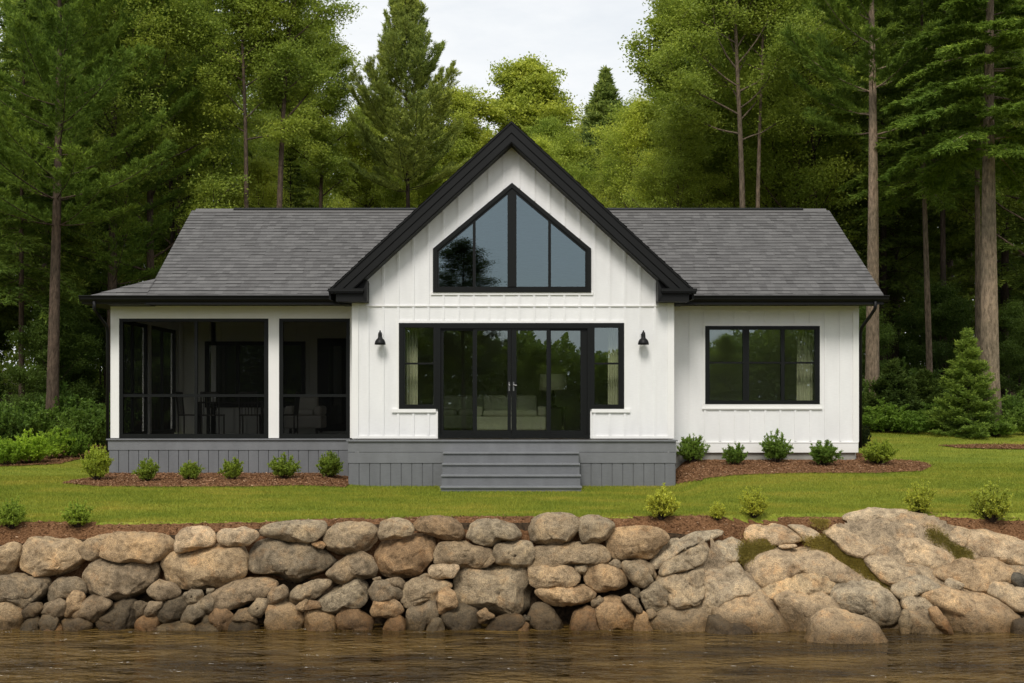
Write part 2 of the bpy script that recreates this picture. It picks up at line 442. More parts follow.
# mulch beds: outlines given on the ground (x, distance)
def gp(px, py): d = hit(px, py); return (X(px, d), d)
bed_front_edge = [(-60, 523), (0, 522.5), (60, 524), (130, 524.5), (190, 525), (255, 523), (330, 520), (400, 518.5), (450, 517.5), (520, 517.5), (580, 518.5), (650, 518), (720, 518.5), (780, 520), (830, 518), (860, 515.5), (900, 515), (940, 515.5), (990, 518), (1030, 521), (1100, 522)]
fe = [gp(*p) for p in bed_front_edge]
BEDS = {
    'mulch_strip': fe + [(14, 17.9), (-14, 17.9)],
    'mulch_porch': [gp(62, 484), gp(75, 480.5), gp(100, 477.5), (X(110, 24.9), 24.95), (X(350, 24.9), 24.95), (X(350, 23.6), 23.6), gp(346, 488), gp(250, 487.5), gp(160, 487.5), gp(95, 487)],
    'mulch_wing': [gp(677, 484.5), gp(700, 481.5), gp(740, 475.5), gp(800, 473.5), gp(880, 473.5), gp(922, 471.5), gp(934, 466), gp(918, 461.5), gp(880, 460), (X(862, 25), 26.5), (X(670, 24.9), 24.95)],
    'mulch_thicket': [(-30, 24.0), (-13, 25.9), gp(0, 467), gp(30, 466), gp(60, 464), gp(85, 458), gp(93, 452), (-9.0, 31), (-9, 34), (-30, 34)],
    'mulch_grove': [gp(938, 446), gp(960, 448.5), gp(1000, 449.5), gp(1060, 450), gp(1060, 446), gp(990, 444.5)],
}
def inbeds(x, d, names=None):
    r = np.zeros(x.shape, bool)
    for k, p in BEDS.items():
        if names is None or k in names: r |= inpoly(x, d, p)
    return r
for k, p in BEDS.items():
    ax = [q[0] for q in p]; ad = [q[1] for q in p]
    x0, x1, d0, d1 = max(min(ax), -16), min(max(ax), 16), min(ad), min(max(ad), 33)
    step = .06 if d1 < 28 else .12
    o, _, _ = grid_obj('mulch_bed', np.arange(x0, x1, step), np.arange(d0, d1, step), M['mulch'], .018, lambda x, d, p=p: inpoly(x, d, p), rough=.009)
    tag(o, kind='structure')

rng = np.random.default_rng(11)
# bark chips lying on the mulch, grass blades on the lawn
def scatter(n, x0, x1, d0, d1, ok):
    x = rng.uniform(x0, x1, n); d = rng.uniform(d0, d1, n); k = ok(x, d); return x[k], d[k]
def house_foot(x, d):
    a = (x > X(347, 23.5) - .02) & (x < X(677, 23.5) + .02) & (d > 23.5) & (d < 33)
    b = (x > -8.42) & (x < 7.2) & (d > 24.85) & (d < 33)
    c = (np.abs(x + .02) < 1.36) & (d > 22.4) & (d < 24)
    return a | b | c
cx, cd = scatter(230000, -12, 12, 18.0, 29, lambda x, d: inbeds(x, d) & ~house_foot(x, d))
n = len(cx); an = rng.uniform(0, 6.28, n); L = rng.uniform(.012, .032, n); W = rng.uniform(.004, .011, n)
az = rng.uniform(-.35, .5, n)
ctr = np.stack([cx, Yd(cd), terrain(cx, cd) + .026 + rng.uniform(0, .014, n)], 1)
aa = np.stack([np.cos(an) * np.cos(az), np.sin(an) * np.cos(az), np.sin(az)], 1); bb = np.stack([-np.sin(an), np.cos(an), rng.uniform(-.6, .6, n)], 1)
v = np.stack([ctr - aa * L[:, None], ctr + bb * W[:, None], ctr + aa * L[:, None], ctr - bb * W[:, None]], 1).reshape(-1, 3)
tag(link('bark_chips', fast_mesh('bark_chips', v, np.arange(4 * n).reshape(-1, 4)), M['chips']), 'reddish brown bark chips scattered over the planting beds', 'mulch', kind='stuff')

x1, d1 = scatter(520000, -11.5, 11.5, 18.0, 24.5, lambda x, d: ~inbeds(x, d) & ~house_foot(x, d) & (d > 18.15 + .45 * sm(2.6, 4.2, x)) & (np.abs(x) < d * .46))
x2, d2 = scatter(230000, -14.5, 14.5, 24.5, 33, lambda x, d: ~inbeds(x, d) & ~house_foot(x, d) & (d < forest_edge(x)) & (np.abs(x) < d * .47) & (np.abs(x) > 5))
gx_, gd_ = np.concatenate([x1, x2]), np.concatenate([d1, d2]); n = len(gx_)
an = rng.uniform(0, 6.28, n); h = rng.uniform(.018, .05, n) * np.where(rng.random(n) < .02, 1.5, 1); w = rng.uniform(.003, .006, n)
base = np.stack([gx_, Yd(gd_), terrain(gx_, gd_) - .004], 1); side = np.stack([np.cos(an), np.sin(an), 0 * an], 1) * w[:, None]
tip = base + np.stack([rng.normal(0, .4, n) * h, rng.normal(0, .4, n) * h, h], 1)
v = np.stack([base - side, base + side, tip], 1).reshape(-1, 3)
tag(link('lawn_grass', fast_mesh('lawn_grass', v, np.arange(3 * n).reshape(-1, 3)), M['grass']), 'short mown yellow-green grass covering the lawn between house and stones', 'grass', kind='stuff')

# water
# bedrock under the ledge
def bedrock(x, d):
    z = terrain(x, d + .19)
    return z + .035 * np.sin(x * 3.1 + d * 5) * np.sin(d * 4.3 - x) + .03 * np.sin(x * 7.7 + 2) * np.sin(d * 9)
o, _, _ = grid_obj('bedrock', np.arange(2.3, 12.5, .05), np.arange(16.9, 18.9, .04), M['bed'], 0, zf=bedrock, rough=.006, mask=lambda x, d: d < np.interp(x, [2.3, 3.0, 3.9, 4.2, 4.6, 5.0, 5.4, 6.2, 6.6, 7.2, 12], [17.7, 17.85, 17.9, 18.05, 18.1, 18.35, 18.6, 18.6, 18.38, 18.2, 18.1]))
o.color = (.34, .26, .17, 1); tag(o, kind='structure')
WZ = -1.575
wme = MB(); wme.v = [(-420, -80, WZ), (420, -80, WZ), (420, -5.9, WZ), (-420, -5.9, WZ)]; wme.f = [(0, 1, 2, 3)]
o = wme.build('lake_water', M['water']); tag(o, kind='structure')

# ------------------------------------------------------------------ stones
TONE = {'t': (.41, .305, .20), 'l': (.50, .405, .30), 'g': (.245, .200, .148), 'b': (.29, .205, .13), 'd': (.150, .122, .088),
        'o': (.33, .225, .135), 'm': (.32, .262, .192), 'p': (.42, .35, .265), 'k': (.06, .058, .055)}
TW = {'t': 'tan', 'l': 'pale tan', 'g': 'grey', 'b': 'brown', 'd': 'dark grey', 'o': 'orange-brown', 'm': 'grey-brown', 'p': 'pale grey', 'k': 'blackish'}
S = []   # (region, course, tone, outline[, label])
def st(reg, course, tone, pts, label=None, dd=0.0): S.append((reg, course, tone, pts, label, dd))
A, B, Cc, D, E, G = (0, 510), (180, 510), (360, 510), (540, 510), (660, 510), (824, 505)
st(A, 'T', 't', [(-60,190),(60,173),(95,195),(92,260),(60,320),(20,335),(-60,330)])
st(A, 'T', 'm', [(97,230),(140,160),(200,143),(345,146),(395,175),(440,260),(400,335),(345,350),(200,330),(120,300)])
st(A, 'T', 'm', [(410,190),(450,160),(500,135),(570,130),(590,240),(480,252),(430,235)], None, .12)
st(A, 'T', 't', [(530,180),(570,125),(600,120),(850,130),(900,190),(860,230),(790,262),(620,258),(525,240)])
st(B, 'T', 'l', [(-26,130),(10,100),(130,92),(165,120),(178,160),(150,190),(60,205),(-10,212)])
st(B, 'T', 'l', [(190,130),(205,97),(310,95),(390,110),(395,140),(350,180),(260,182),(200,165)])
st(B, 'T', 'm', [(408,110),(430,80),(560,62),(640,57),(740,60),(745,95),(720,140),(640,168),(560,155),(420,130)])
st(B, 'T', 'm', [(735,130),(790,80),(850,72),(970,73),(1010,105),(1005,160),(960,205),(800,233),(750,205)])
st(Cc, 'T', 'm', [(97,120),(110,65),(160,52),(230,53),(270,95),(265,120),(200,140),(110,152)])
st(Cc, 'T', 'b', [(275,75),(320,40),(500,42),(550,80),(545,130),(500,152),(400,135),(290,105)])
st(Cc, 'T', 'm', [(550,140),(560,75),(600,55),(720,55),(800,75),(840,130),(790,155),(720,150),(680,180),(620,170)])
st(D, 'T', 'm', [(-75,100),(-40,40),(50,28),(150,27),(210,65),(205,120),(170,178),(60,182),(-50,165)])
st(D, 'T', 'm', [(210,50),(250,35),(350,50),(378,80),(350,130),(300,165),(220,165),(210,110)])
st(D, 'T', 't', [(350,150),(370,115),(450,95),(570,93),(640,110),(660,150),(620,190),(570,240),(480,250),(390,250),(355,200)])
# second course
st(A, 'M', 'g', [(-60,345),(60,335),(180,330),(235,360),(252,440),(215,480),(110,500),(60,470),(-60,455)])
st(A, 'M', 'g', [(255,400),(290,350),(380,350),(435,390),(440,425),(400,440),(330,460),(300,475),(256,465)], None, .08)
st(A, 'M', 'g', [(428,340),(460,275),(520,252),(650,262),(770,270),(800,300),(785,370),(740,440),(680,465),(570,462),(450,420)])
st(B, 'M', 't', [(-98,280),(-80,240),(-10,215),(90,195),(200,183),(310,190),(338,240),(335,320),(300,370),(180,400),(30,405),(-60,370)])
st(B, 'M', 'g', [(345,260),(375,170),(440,147),(520,150),(560,170),(650,172),(730,210),(800,270),(780,310),(680,350),(580,373),(500,355),(370,335),(348,305)])
st(B, 'M', 'b', [(680,170),(720,158),(745,180),(730,200),(690,195)], None, .12)
st(B, 'M', 'g', [(757,320),(820,270),(870,230),(930,225),(975,250),(1000,300),(990,345),(930,350),(830,380),(780,355)])
st(Cc, 'M', 'b', [(70,230),(100,170),(180,150),(270,135),(340,125),(385,160),(380,240),(330,310),(280,345),(180,350),(110,325)])
st(Cc, 'M', 'm', [(385,230),(410,170),(500,168),(640,175),(685,200),(685,260),(640,285),(540,297),(390,275)])
st(Cc, 'M', 'm', [(685,230),(700,180),(790,163),(875,170),(885,210),(875,285),(780,292),(695,280)])
st(D, 'M', 'm', [(-60,200),(0,190),(130,175),(290,170),(350,210),(355,260),(330,275),(200,277),(40,290),(-60,300)])
st(Cc, 'M', 'l', [(348,300),(370,283),(500,283),(505,300),(470,340),(390,353),(350,330)])
st(Cc, 'M', 'g', [(55,352),(100,342),(110,352),(80,366)], None, .1)
st(D, 'M', 'g', [(350,275),(380,255),(415,262),(420,295),(380,300)], None, .1)
st(D, 'M', 'm', [(-60,300),(0,295),(130,288),(180,310),(205,340),(195,375),(130,395),(0,398),(-40,380)])
st(D, 'M', 'm', [(170,285),(240,280),(230,325),(200,330)], None, .12)
st(D, 'M', 't', [(228,320),(250,275),(320,272),(420,310),(455,340),(450,390),(400,420),(300,412),(240,375)])
st(D, 'M', 'm', [(425,290),(440,265),(490,270),(550,310),(580,360),(520,390),(480,370),(440,320)])
st(D, 'M', 'm', [(465,262),(530,255),(570,290),(600,340),(590,358),(550,320),(500,280)], None, .12)
# third course
st(A, 'L', 't', [(-60,475),(40,457),(80,480),(112,530),(108,600),(40,632),(-60,640)])
st(A, 'L', 'd', [(112,520),(150,480),(200,480),(215,505),(180,545),(130,560),(115,550)])
st(A, 'L', 'g', [(180,535),(230,490),(290,460),(330,480),(325,540),(295,560),(260,530),(215,535)])
st(A, 'L', 't', [(338,460),(370,420),(420,415),(438,440),(410,490),(370,550),(335,550)])
st(A, 'L', 'g', [(375,555),(400,490),(450,445),(510,445),(575,480),(520,525),(470,580),(440,560),(410,545)])
st(A, 'L', 'd', [(690,475),(760,475),(755,500),(735,550),(700,560),(690,520)], None, .1)
st(A, 'L', 'g', [(742,530),(765,475),(825,475),(825,500),(790,545),(750,540)])
st(A, 'L', 'g', [(763,410),(810,362),(880,385),(925,420),(900,450),(830,467),(770,440)])
st(A, 'L', 'd', [(810,540),(845,480),(900,447),(945,450),(955,500),(910,560),(850,580),(820,570)])
st(B, 'L', 'g', [(10,430),(50,408),(100,415),(118,440),(90,470),(40,480)])
st(B, 'L', 'g', [(130,405),(175,403),(165,430),(140,432)], None, .12)
st(B, 'L', 'g', [(5,565),(30,500),(80,475),(118,490),(120,540),(80,580),(30,588)])
st(B, 'L', 'g', [(90,480),(145,437),(170,470),(165,520),(120,520)], None, .05)
st(B, 'L', 'g', [(157,430),(230,395),(330,360),(430,355),(495,378),(480,420),(400,470),(300,500),(200,515),(175,490)])
st(B, 'L', 'g', [(448,450),(480,405),(520,388),(550,410),(545,450),(500,470),(450,475)])
st(B, 'L', 'm', [(548,450),(590,400),(690,365),(765,362),(770,385),(700,440),(650,460),(600,490),(560,475)])
st(B, 'L', 'm', [(700,465),(780,410),(900,350),(975,385),(965,440),(930,490),(870,500),(830,510),(800,540),(740,510)])
st(B, 'L', 'g', [(595,490),(640,460),(655,470),(635,520),(600,510)])
st(B, 'L', 'g', [(350,510),(390,460),(445,460),(440,500),(410,545),(380,540)])
st(Cc, 'L', 'm', [(210,430),(240,380),(330,340),(400,360),(460,375),(475,400),(420,420),(380,460),(310,485),(240,495),(215,470)])
st(Cc, 'L', 't', [(385,460),(410,415),(440,400),(485,430),(492,490),(440,520),(400,532)], None, -.06)
st(Cc, 'L', 'g', [(42,420),(80,370),(140,360),(200,400),(212,450),(150,475),(60,470)])
st(Cc, 'L', 'g', [(130,358),(200,350),(235,375),(220,405),(180,400)], None, .08)
st(Cc, 'L', 'm', [(480,370),(495,310),(560,298),(850,297),(915,370),(890,430),(870,510),(800,538),(690,538),(600,510),(500,490)], 'largest square-edged tan and grey block low in the wall below the house steps')
st(D, 'L', 't', [(-30,415),(0,405),(130,395),(250,382),(290,410),(270,460),(230,485),(80,490),(20,465)])
st(D, 'L', 'g', [(265,460),(310,440),(330,455),(305,500),(270,490)], None, .08)
st(D, 'L', 'd', [(460,410),(500,400),(518,450),(490,455)], None, .14)
st(D, 'L', 'g', [(410,450),(470,440),(520,490),(535,520),(500,530),(460,495)])
st(D, 'L', 'm', [(515,430),(540,385),(590,373),(640,395),(655,440),(640,500),(590,525),(540,500)])
# waterline
st(A, 'W', 'd', [(465,610),(500,540),(560,490),(620,462),(680,470),(705,530),(670,600),(600,630),(500,630)])
st(A, 'W', 'g', [(195,570),(220,530),(260,525),(290,570),(270,605),(210,605)])
st(A, 'W', 'd', [(90,620),(110,570),(160,540),(190,570),(195,620),(150,645),(90,645)])
st(A, 'W', 'b', [(200,620),(240,590),(290,585),(308,615),(290,640),(210,640)])
st(A, 'W', 'g', [(300,570),(330,550),(360,560),(400,530),(430,545),(460,590),(440,625),(350,625),(310,600)])
st(A, 'W', 'o', [(695,590),(730,545),(790,545),(818,580),(800,615),(740,628),(700,615)])
st(A, 'W', 'm', [(803,605),(850,583),(930,583),(995,600),(990,628),(880,635),(810,628)])
st(B, 'W', 'b', [(148,550),(175,515),(230,515),(265,545),(240,590),(190,600)])
st(B, 'W', 'd', [(100,575),(120,540),(150,560),(160,590),(120,590)], None, .1)
st(B, 'W', 'g', [(80,600),(130,580),(180,585),(200,610),(170,635),(90,630)])
st(B, 'W', 'd', [(195,620),(250,580),(320,568),(380,575),(410,600),(380,635),(220,640)])
st(B, 'W', 'g', [(258,570),(290,515),(340,508),(385,545),(395,580),(320,575)], None, .05)
st(B, 'W', 'm', [(418,570),(430,500),(480,470),(540,470),(600,520),(628,550),(610,600),(540,628),(430,625)])
st(B, 'W', 'b', [(628,500),(660,465),(700,470),(718,500),(650,520)])
st(B, 'W', 't', [(630,550),(650,510),(700,500),(780,550),(802,590),(770,625),(680,625),(640,590)])
st(B, 'W', 'b', [(810,560),(825,510),(870,495),(940,525),(985,560),(970,600),(880,615),(820,605)])
st(Cc, 'W', 'b', [(60,520),(80,465),(130,455),(195,475),(215,515),(180,545),(70,550)])
st(Cc, 'W', 'o', [(110,595),(150,545),(200,538),(222,560),(220,610),(150,620)])
st(Cc, 'W', 'g', [(225,560),(250,510),(360,460),(388,480),(395,540),(340,575),(300,605),(235,600)])
st(Cc, 'W', 'g', [(348,580),(380,553),(415,570),(428,600),(380,620),(350,612)])
st(Cc, 'W', 'd', [(405,550),(450,510),(530,492),(590,520),(612,570),(600,610),(500,615),(430,605)])
st(Cc, 'W', 'b', [(600,530),(640,508),(690,545),(650,570),(610,580)])
st(Cc, 'W', 'd', [(610,605),(680,570),(750,545),(810,540),(840,565),(800,605),(740,625),(640,622)])
st(Cc, 'W', 'o', [(790,620),(840,580),(865,590),(845,620)])
st(Cc, 'W', 'd', [(845,540),(875,545),(865,568),(830,562)], None, .08)
st(Cc, 'W', 'd', [(870,550),(900,490),(940,485),(1000,520),(1050,590),(1000,615),(880,605)])
st(D, 'W', 'b', [(155,590),(180,530),(240,478),(285,510),(298,580),(270,610),(160,610)])
st(D, 'W', 't', [(292,520),(320,470),(370,443),(420,460),(480,510),(488,540),(440,595),(360,605),(310,585)])
st(D, 'W', 't', [(485,580),(500,530),(530,520),(560,560),(570,605),(500,605)])
st(D, 'W', 'm', [(545,520),(575,512),(600,540),(560,565)], None, .06)
# bedrock ledge
st(D, 'R', 'p', [(560,260),(600,210),(700,140),(750,125),(830,118),(950,108),(960,135),(860,160),(760,175),(690,220),(620,280),(590,303),(565,290)], 'long pale slab sloping down to the left at the start of the rock ledge')
st(D, 'R', 'm', [(600,330),(640,260),(700,210),(780,165),(850,170),(860,210),(820,270),(700,300),(620,330)], 'smooth tan slab just under the long sloping pale slab of the ledge')
st(D, 'R', 'm', [(600,370),(650,320),(750,290),(832,285),(835,350),(820,430),(790,465),(720,480),(665,490),(655,410)], 'upright cracked tan rock right of the round grey stone near the ledge')
st(D, 'R', 'm', [(570,570),(610,530),(680,500),(780,475),(860,500),(885,545),(850,615),(700,625),(600,610)], 'low broad brown rock at the waterline where wall and ledge meet')
st(E, 'R', 'p', [(215,280),(260,200),(300,155),(380,150),(430,185),(410,230),(380,255),(300,262)], 'rounded grey rock left of the moss patch on the ledge')
st(E, 'R', 'l', [(385,130),(400,110),(480,82),(610,80),(690,110),(735,155),(680,165),(560,175),(440,172),(390,150)], 'pale flat-topped slab above the moss patch, below the two small shrubs')
st(E, 'R', 'l', [(650,80),(740,85),(800,115),(830,155),(780,170),(740,150),(700,110)], 'small pale slab touching the right end of the pale flat-topped slab')
st(E, 'R', 'l', [(600,182),(690,175),(710,188),(620,196)], 'thin sliver of pale rock showing through the moss on the ledge')
st(E, 'R', 'p', [(425,265),(470,230),(600,205),(720,200),(840,215),(900,260),(1024,330),(1090,362),(1000,375),(880,360),(700,345),(600,360),(520,395),(480,370),(440,320)], 'long grey slab with a diagonal crack across the middle of the ledge')
st(E, 'R', 'p', [(195,470),(220,330),(230,285),(330,262),(400,280),(440,340),(500,400),(460,425),(360,435),(290,480),(265,520),(210,505)], 'tall hump-backed rock with a bare tan left face, centre left of the ledge')
st(E, 'R', 't', [(480,430),(600,350),(720,305),(850,290),(910,320),(900,370),(840,420),(700,425),(580,445)], 'warm tan dome of rock in the middle of the ledge')
st(E, 'R', 'm', [(260,510),(300,460),(360,425),(500,415),(570,440),(620,500),(660,585),(580,612),(500,612),(400,590),(290,545)], 'tan cracked bulge of rock above the low wet stone')
st(E, 'R', 'm', [(580,450),(700,412),(830,425),(880,470),(925,515),(860,560),(760,605),(680,600),(620,520)], 'grey-brown bulge of rock behind the lone boulder standing in the water')
st(E, 'R', 'd', [(235,615),(260,550),(330,550),(450,600),(510,635),(380,645),(240,638)], 'low dark wet stone awash at the foot of the ledge')
st(E, 'R', 'm', [(745,640),(790,570),(870,525),(960,520),(1100,580),(1180,660),(1100,700),(800,700),(750,675)], 'lone rounded boulder standing farthest out in the water', -.55)
st(G, 'R', 'p', [(10,430),(60,390),(160,385),(270,410),(350,465),(385,540),(340,600),(250,612),(100,545),(30,480)], 'smooth oval grey boulder just right of and behind the lone water boulder')
st(G, 'R', 'l', [(90,105),(250,95),(400,130),(520,185),(640,230),(685,270),(650,305),(540,335),(440,310),(330,265),(240,250),(190,190),(130,150)], 'broadest smooth grey slab of the ledge, near its top')
st(G, 'R', 'l', [(0,145),(100,110),(160,150),(220,200),(250,240),(180,262),(110,240),(60,190)], 'rounded pale slab left of the broadest slab, split from it by a crack', -.08)
st(G, 'R', 'l', [(80,75),(120,45),(250,25),(440,25),(430,55),(380,82),(330,98),(200,92)], 'flat pale outcrop at the very top of the ledge by the lawn')
st(G, 'R', 'p', [(200,280),(260,255),(340,265),(430,310),(520,340),(600,400),(610,430),(540,430),(440,400),(380,400),(350,405),(290,380),(240,330)], 'grey sloping slab under the lower end of the broadest slab')
st(G, 'R', 'p', [(350,430),(380,385),(450,360),(530,375),(600,425),(550,435),(470,440),(410,475),(370,462)], 'small curved grey rock tucked beneath the sloping slab right of the oval boulder', -.06)
st(G, 'R', 'p', [(520,105),(620,100),(750,130),(730,170),(690,215),(640,185),(570,150)], 'pale grey rock at the top of the ledge between the two right shrubs')
st(G, 'R', 'l', [(380,95),(470,93),(520,115),(548,152),(480,145)], 'small flat pale slab in the mulch right of the top outcrop')
st(G, 'R', 'l', [(690,185),(740,140),(860,140),(1000,185),(1110,215),(1110,310),(960,292),(860,272),(780,265),(740,215)], 'wide pale slab at the right edge of the photo below the rightmost shrub')
st(G, 'R', 'm', [(550,340),(650,310),(760,275),(880,285),(960,330),(985,360),(930,390),(870,400),(820,440),(740,425),(700,405),(620,385),(570,365)], 'humped brown-grey rock under the wide pale slab on the right')
st(G, 'R', 'p', [(620,400),(660,378),(725,410),(680,425),(625,425)], 'small pale stone wedged under the humped rock on the right')
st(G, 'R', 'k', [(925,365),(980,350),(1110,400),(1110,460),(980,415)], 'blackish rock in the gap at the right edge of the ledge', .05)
st(G, 'R', 'p', [(835,430),(870,385),(930,382),(1000,420),(1110,480),(1110,560),(1000,550),(900,485),(850,462)], 'long pale boulder slanting down to the right edge of the photo')
st(G, 'R', 'm', [(465,450),(520,422),(680,420),(800,440),(880,490),(980,555),(990,600),(940,645),(760,645),(690,648),(640,610),(600,540),(530,505)], 'big dark-stained rock at the waterline on the right of the ledge')
st(G, 'R', 'p', [(405,480),(440,440),(500,480),(555,525),(520,562),(440,552),(410,520)], 'rounded grey rock at the left end of the big dark-stained rock')
st(G, 'R', 'm', [(440,600),(445,555),(540,565),(600,590),(655,645),(560,655),(450,645)], 'low brown stone at the waterline under the rounded grey rock')
st(G, 'R', 'o', [(545,545),(590,530),(648,590),(640,620),(590,595)], 'small orange-brown wedge of rock beside the big dark-stained rock', -.08)
st(G, 'R', 'g', [(392,600),(410,548),(440,550),(432,600),(400,625)], 'narrow grey upright stone at the waterline right of the oval boulder')
st(G, 'R', 'd', [(985,600),(1110,575),(1110,655),(960,648)], 'dark wet stone at the waterline in the lower right of the ledge')

def boulder(name, poly, tone, dface, seed, rockledge, big, shear=.12):
    """poly in px; solid stone whose outline seen from the water follows the outline, with real thickness"""
    px = [p[0] for p in poly]; py = [p[1] for p in poly]
    cx = (min(px) + max(px)) / 2; cy = (min(py) + max(py)) / 2
    # area centroid is safer for star-shaped outlines
    A2 = sx = sy = 0
    for i in range(len(poly)):
        x1, y1 = poly[i]; x2, y2 = poly[(i + 1) % len(poly)]; c = x1 * y2 - x2 * y1
        A2 += c; sx += (x1 + x2) * c; sy += (y1 + y2) * c
    cx, cy = sx / (3 * A2), sy / (3 * A2)
    nb = 96; R = np.zeros(nb)
    for k in range(nb):
        th = 2 * math.pi * k / nb; dx, dy = math.cos(th), -math.sin(th); best = 0
        for i in range(len(poly)):
            x1, y1 = poly[i]; x2, y2 = poly[(i + 1) % len(poly)]
            ex, ey = x2 - x1, y2 - y1; den = dx * ey - dy * ex
            if abs(den) < 1e-9: continue
            t = ((x1 - cx) * ey - (y1 - cy) * ex) / den; u = ((x1 - cx) * dy - (y1 - cy) * dx) / den
            if t > 0 and -1e-6 <= u <= 1 + 1e-6: best = max(best, t)
        R[k] = best
    ker = np.array([.05, .2, .5, .2, .05])
    Rp = np.concatenate([R[-8:], R, R[:8]])
    R = np.convolve(Rp, ker / ker.sum(), 'same')[8:-8]
    w = max(px) - min(px); h = max(py) - min(py)
    mind = min(w, h)
    s = dface / F
    T = (.42 * mind + .16 * max(w, h)) * s * 2 * .62
    T = min(max(T, .12), .95 if not rockledge else .8)
    if shear > .5: T *= .95
    dc = dface + T * .5
    s = dc / F
    bm = bmesh.new(); bmesh.ops.create_icosphere(bm, subdivisions=5 if big else 4, radius=1)
    rr = random.Random(seed)
    planes = []
    for _ in range(12 if not rockledge else 2):
        nrm = Vector((rr.uniform(-1, 1), rr.uniform(-1.6, -.1), rr.uniform(-.8, 1))).normalized()
        planes.append((nrm, rr.uniform(.60, .84) if not rockledge else rr.uniform(.72, .93)))
    planes.append((Vector((rr.uniform(-.12, .12), -.42, 1)).normalized(), rr.uniform(.66, .78)))
    if not rockledge: planes.append((Vector((rr.uniform(-.2, .2), -1, rr.uniform(-.1, .25))).normalized(), rr.uniform(.55, .72)))
    if not rockledge: planes.append((Vector((rr.uniform(-.3, .3), -.5, -1)).normalized(), rr.uniform(.66, .8)))
    off = Vector((seed * 3.17, seed * 1.31, seed * .77))
    size = mind * s
    p_ = 3.6 if not rockledge else (2.6 if shear > .5 else 2.4)
    for v in bm.verts:
        q = v.co.normalized(); m_ = math.hypot(q.x, q.z)
        th = math.atan2(q.z, q.x) if m_ > 1e-6 else 0
        k = (th / (2 * math.pi)) * nb % nb; k0 = int(k) % nb; f = k - int(k)
        r = R[k0] * (1 - f) + R[(k0 + 1) % nb] * f
        sc = 1 / ((m_ ** p_ + abs(q.y) ** p_) ** (1 / p_))
        u = Vector((q.x * sc, q.y * sc, q.z * sc))
        for nrm, lim in planes:
            dd = u.dot(nrm) - lim * (1.0)
            if dd > 0: u -= nrm * dd * .97
        mm = math.hypot(u.x, u.z)
        rs = (r + min(2.1 if not rockledge else 2.6, h * .1)) * s
        co = Vector((math.cos(th) * mm * rs, u.y * T * .55, math.sin(th) * mm * rs))
        nn = noise.fractal(co * (2.2 / max(size, .12)) * .5 + off, 1.0, 2.0, 3)
        n2 = noise.fractal(co * 7 + off, .9, 2.1, 4)
        n3 = abs(noise.noise(co * 3.2 + off * 2))
        crease = -max(0, .06 - n3) * (.7 if not rockledge else .7)
        amp = size * (.05 if not rockledge else .035)
        co += q * (nn * amp + n2 * .016 + crease * min(size, .6))
        co.y += shear * co.z
        v.co = co
    bm.normal_update()
    me = bpy.data.meshes.new(name); bm.to_mesh(me); bm.free()
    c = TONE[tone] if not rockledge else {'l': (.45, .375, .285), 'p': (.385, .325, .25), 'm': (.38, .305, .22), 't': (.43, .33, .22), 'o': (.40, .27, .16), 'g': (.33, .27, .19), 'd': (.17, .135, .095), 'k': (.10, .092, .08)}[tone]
    j = rr.uniform(.86, 1.14) if not rockledge else rr.uniform(.95, 1.06); wv = rr.uniform(-.05, .05)
    o = link(name, me, M['stone'], None, (c[0] * j * (1 + wv) * 1.08, c[1] * j, c[2] * j * (1 - wv) * .86), True)
    o.location = (X(cx, dc), Yd(dc), Z(cy, dc))
    return o, cx, cy, w, h

ORD = ['first', 'second', 'third', 'fourth', 'fifth', 'sixth', 'seventh', 'eighth', 'ninth', 'tenth', 'eleventh', 'twelfth', 'thirteenth', 'fourteenth', 'fifteenth', 'sixteenth', 'seventeenth', 'eighteenth', 'nineteenth', 'twentieth']
CN = {'T': 'top course', 'M': 'second course', 'L': 'third course', 'W': 'waterline row'}
recs = []
for i, (reg, course, tone, pts, label, dd) in enumerate(S):
    if isinstance(label, float): dd, label = label, None
    if isinstance(label, str) and False: pass
    poly = [(reg[0] + u / 5.12, reg[1] + v / 5.12) for u, v in pts]
    ymax = max(p[1] for p in poly); ymin = min(p[1] for p in poly)
    if ymax > 625: poly = [(x, y + (10 if y > ymax - (ymax - ymin) * .35 else 0)) for x, y in poly]
    pc = sum(p[0] for p in poly) / len(poly); yc = sum(p[1] for p in poly) / len(poly)
    led = min(max((pc - 640) / 110, 0), 1)
    dface = (17.22 + (635 - yc) / 115 * .42) * (1 - led) + (16.95 + (635 - yc) / 115 * 1.45) * led + dd
    big = (max(p[0] for p in poly) - min(p[0] for p in poly)) > 45
    low = max(p[1] for p in poly) > 622
    shr = .12 if course != 'R' else (.3 if low or tone == 'k' or dd < -.3 else .55)
    o, cx, cy, w, h = boulder('ledge_rock' if course == 'R' else 'wall_stone', poly, tone, dface, i + 1, course == 'R', big, shr)
    recs.append([o, course, tone, cx, cy, w, h, label])
bykey = {}
for r in recs:
    if r[7] or r[1] == 'R': continue
    area = r[5] * r[6]
    sw = 'large' if area > 2300 else 'medium' if area > 900 else 'small' if area > 260 else 'tiny'
    asp = r[5] / r[6]
    sh = 'flat' if asp > 2.1 else 'long' if asp > 1.55 else 'upright' if asp < .85 else 'rounded'
    bykey.setdefault((r[1], sw, sh, TW[r[2]]), []).append(r)
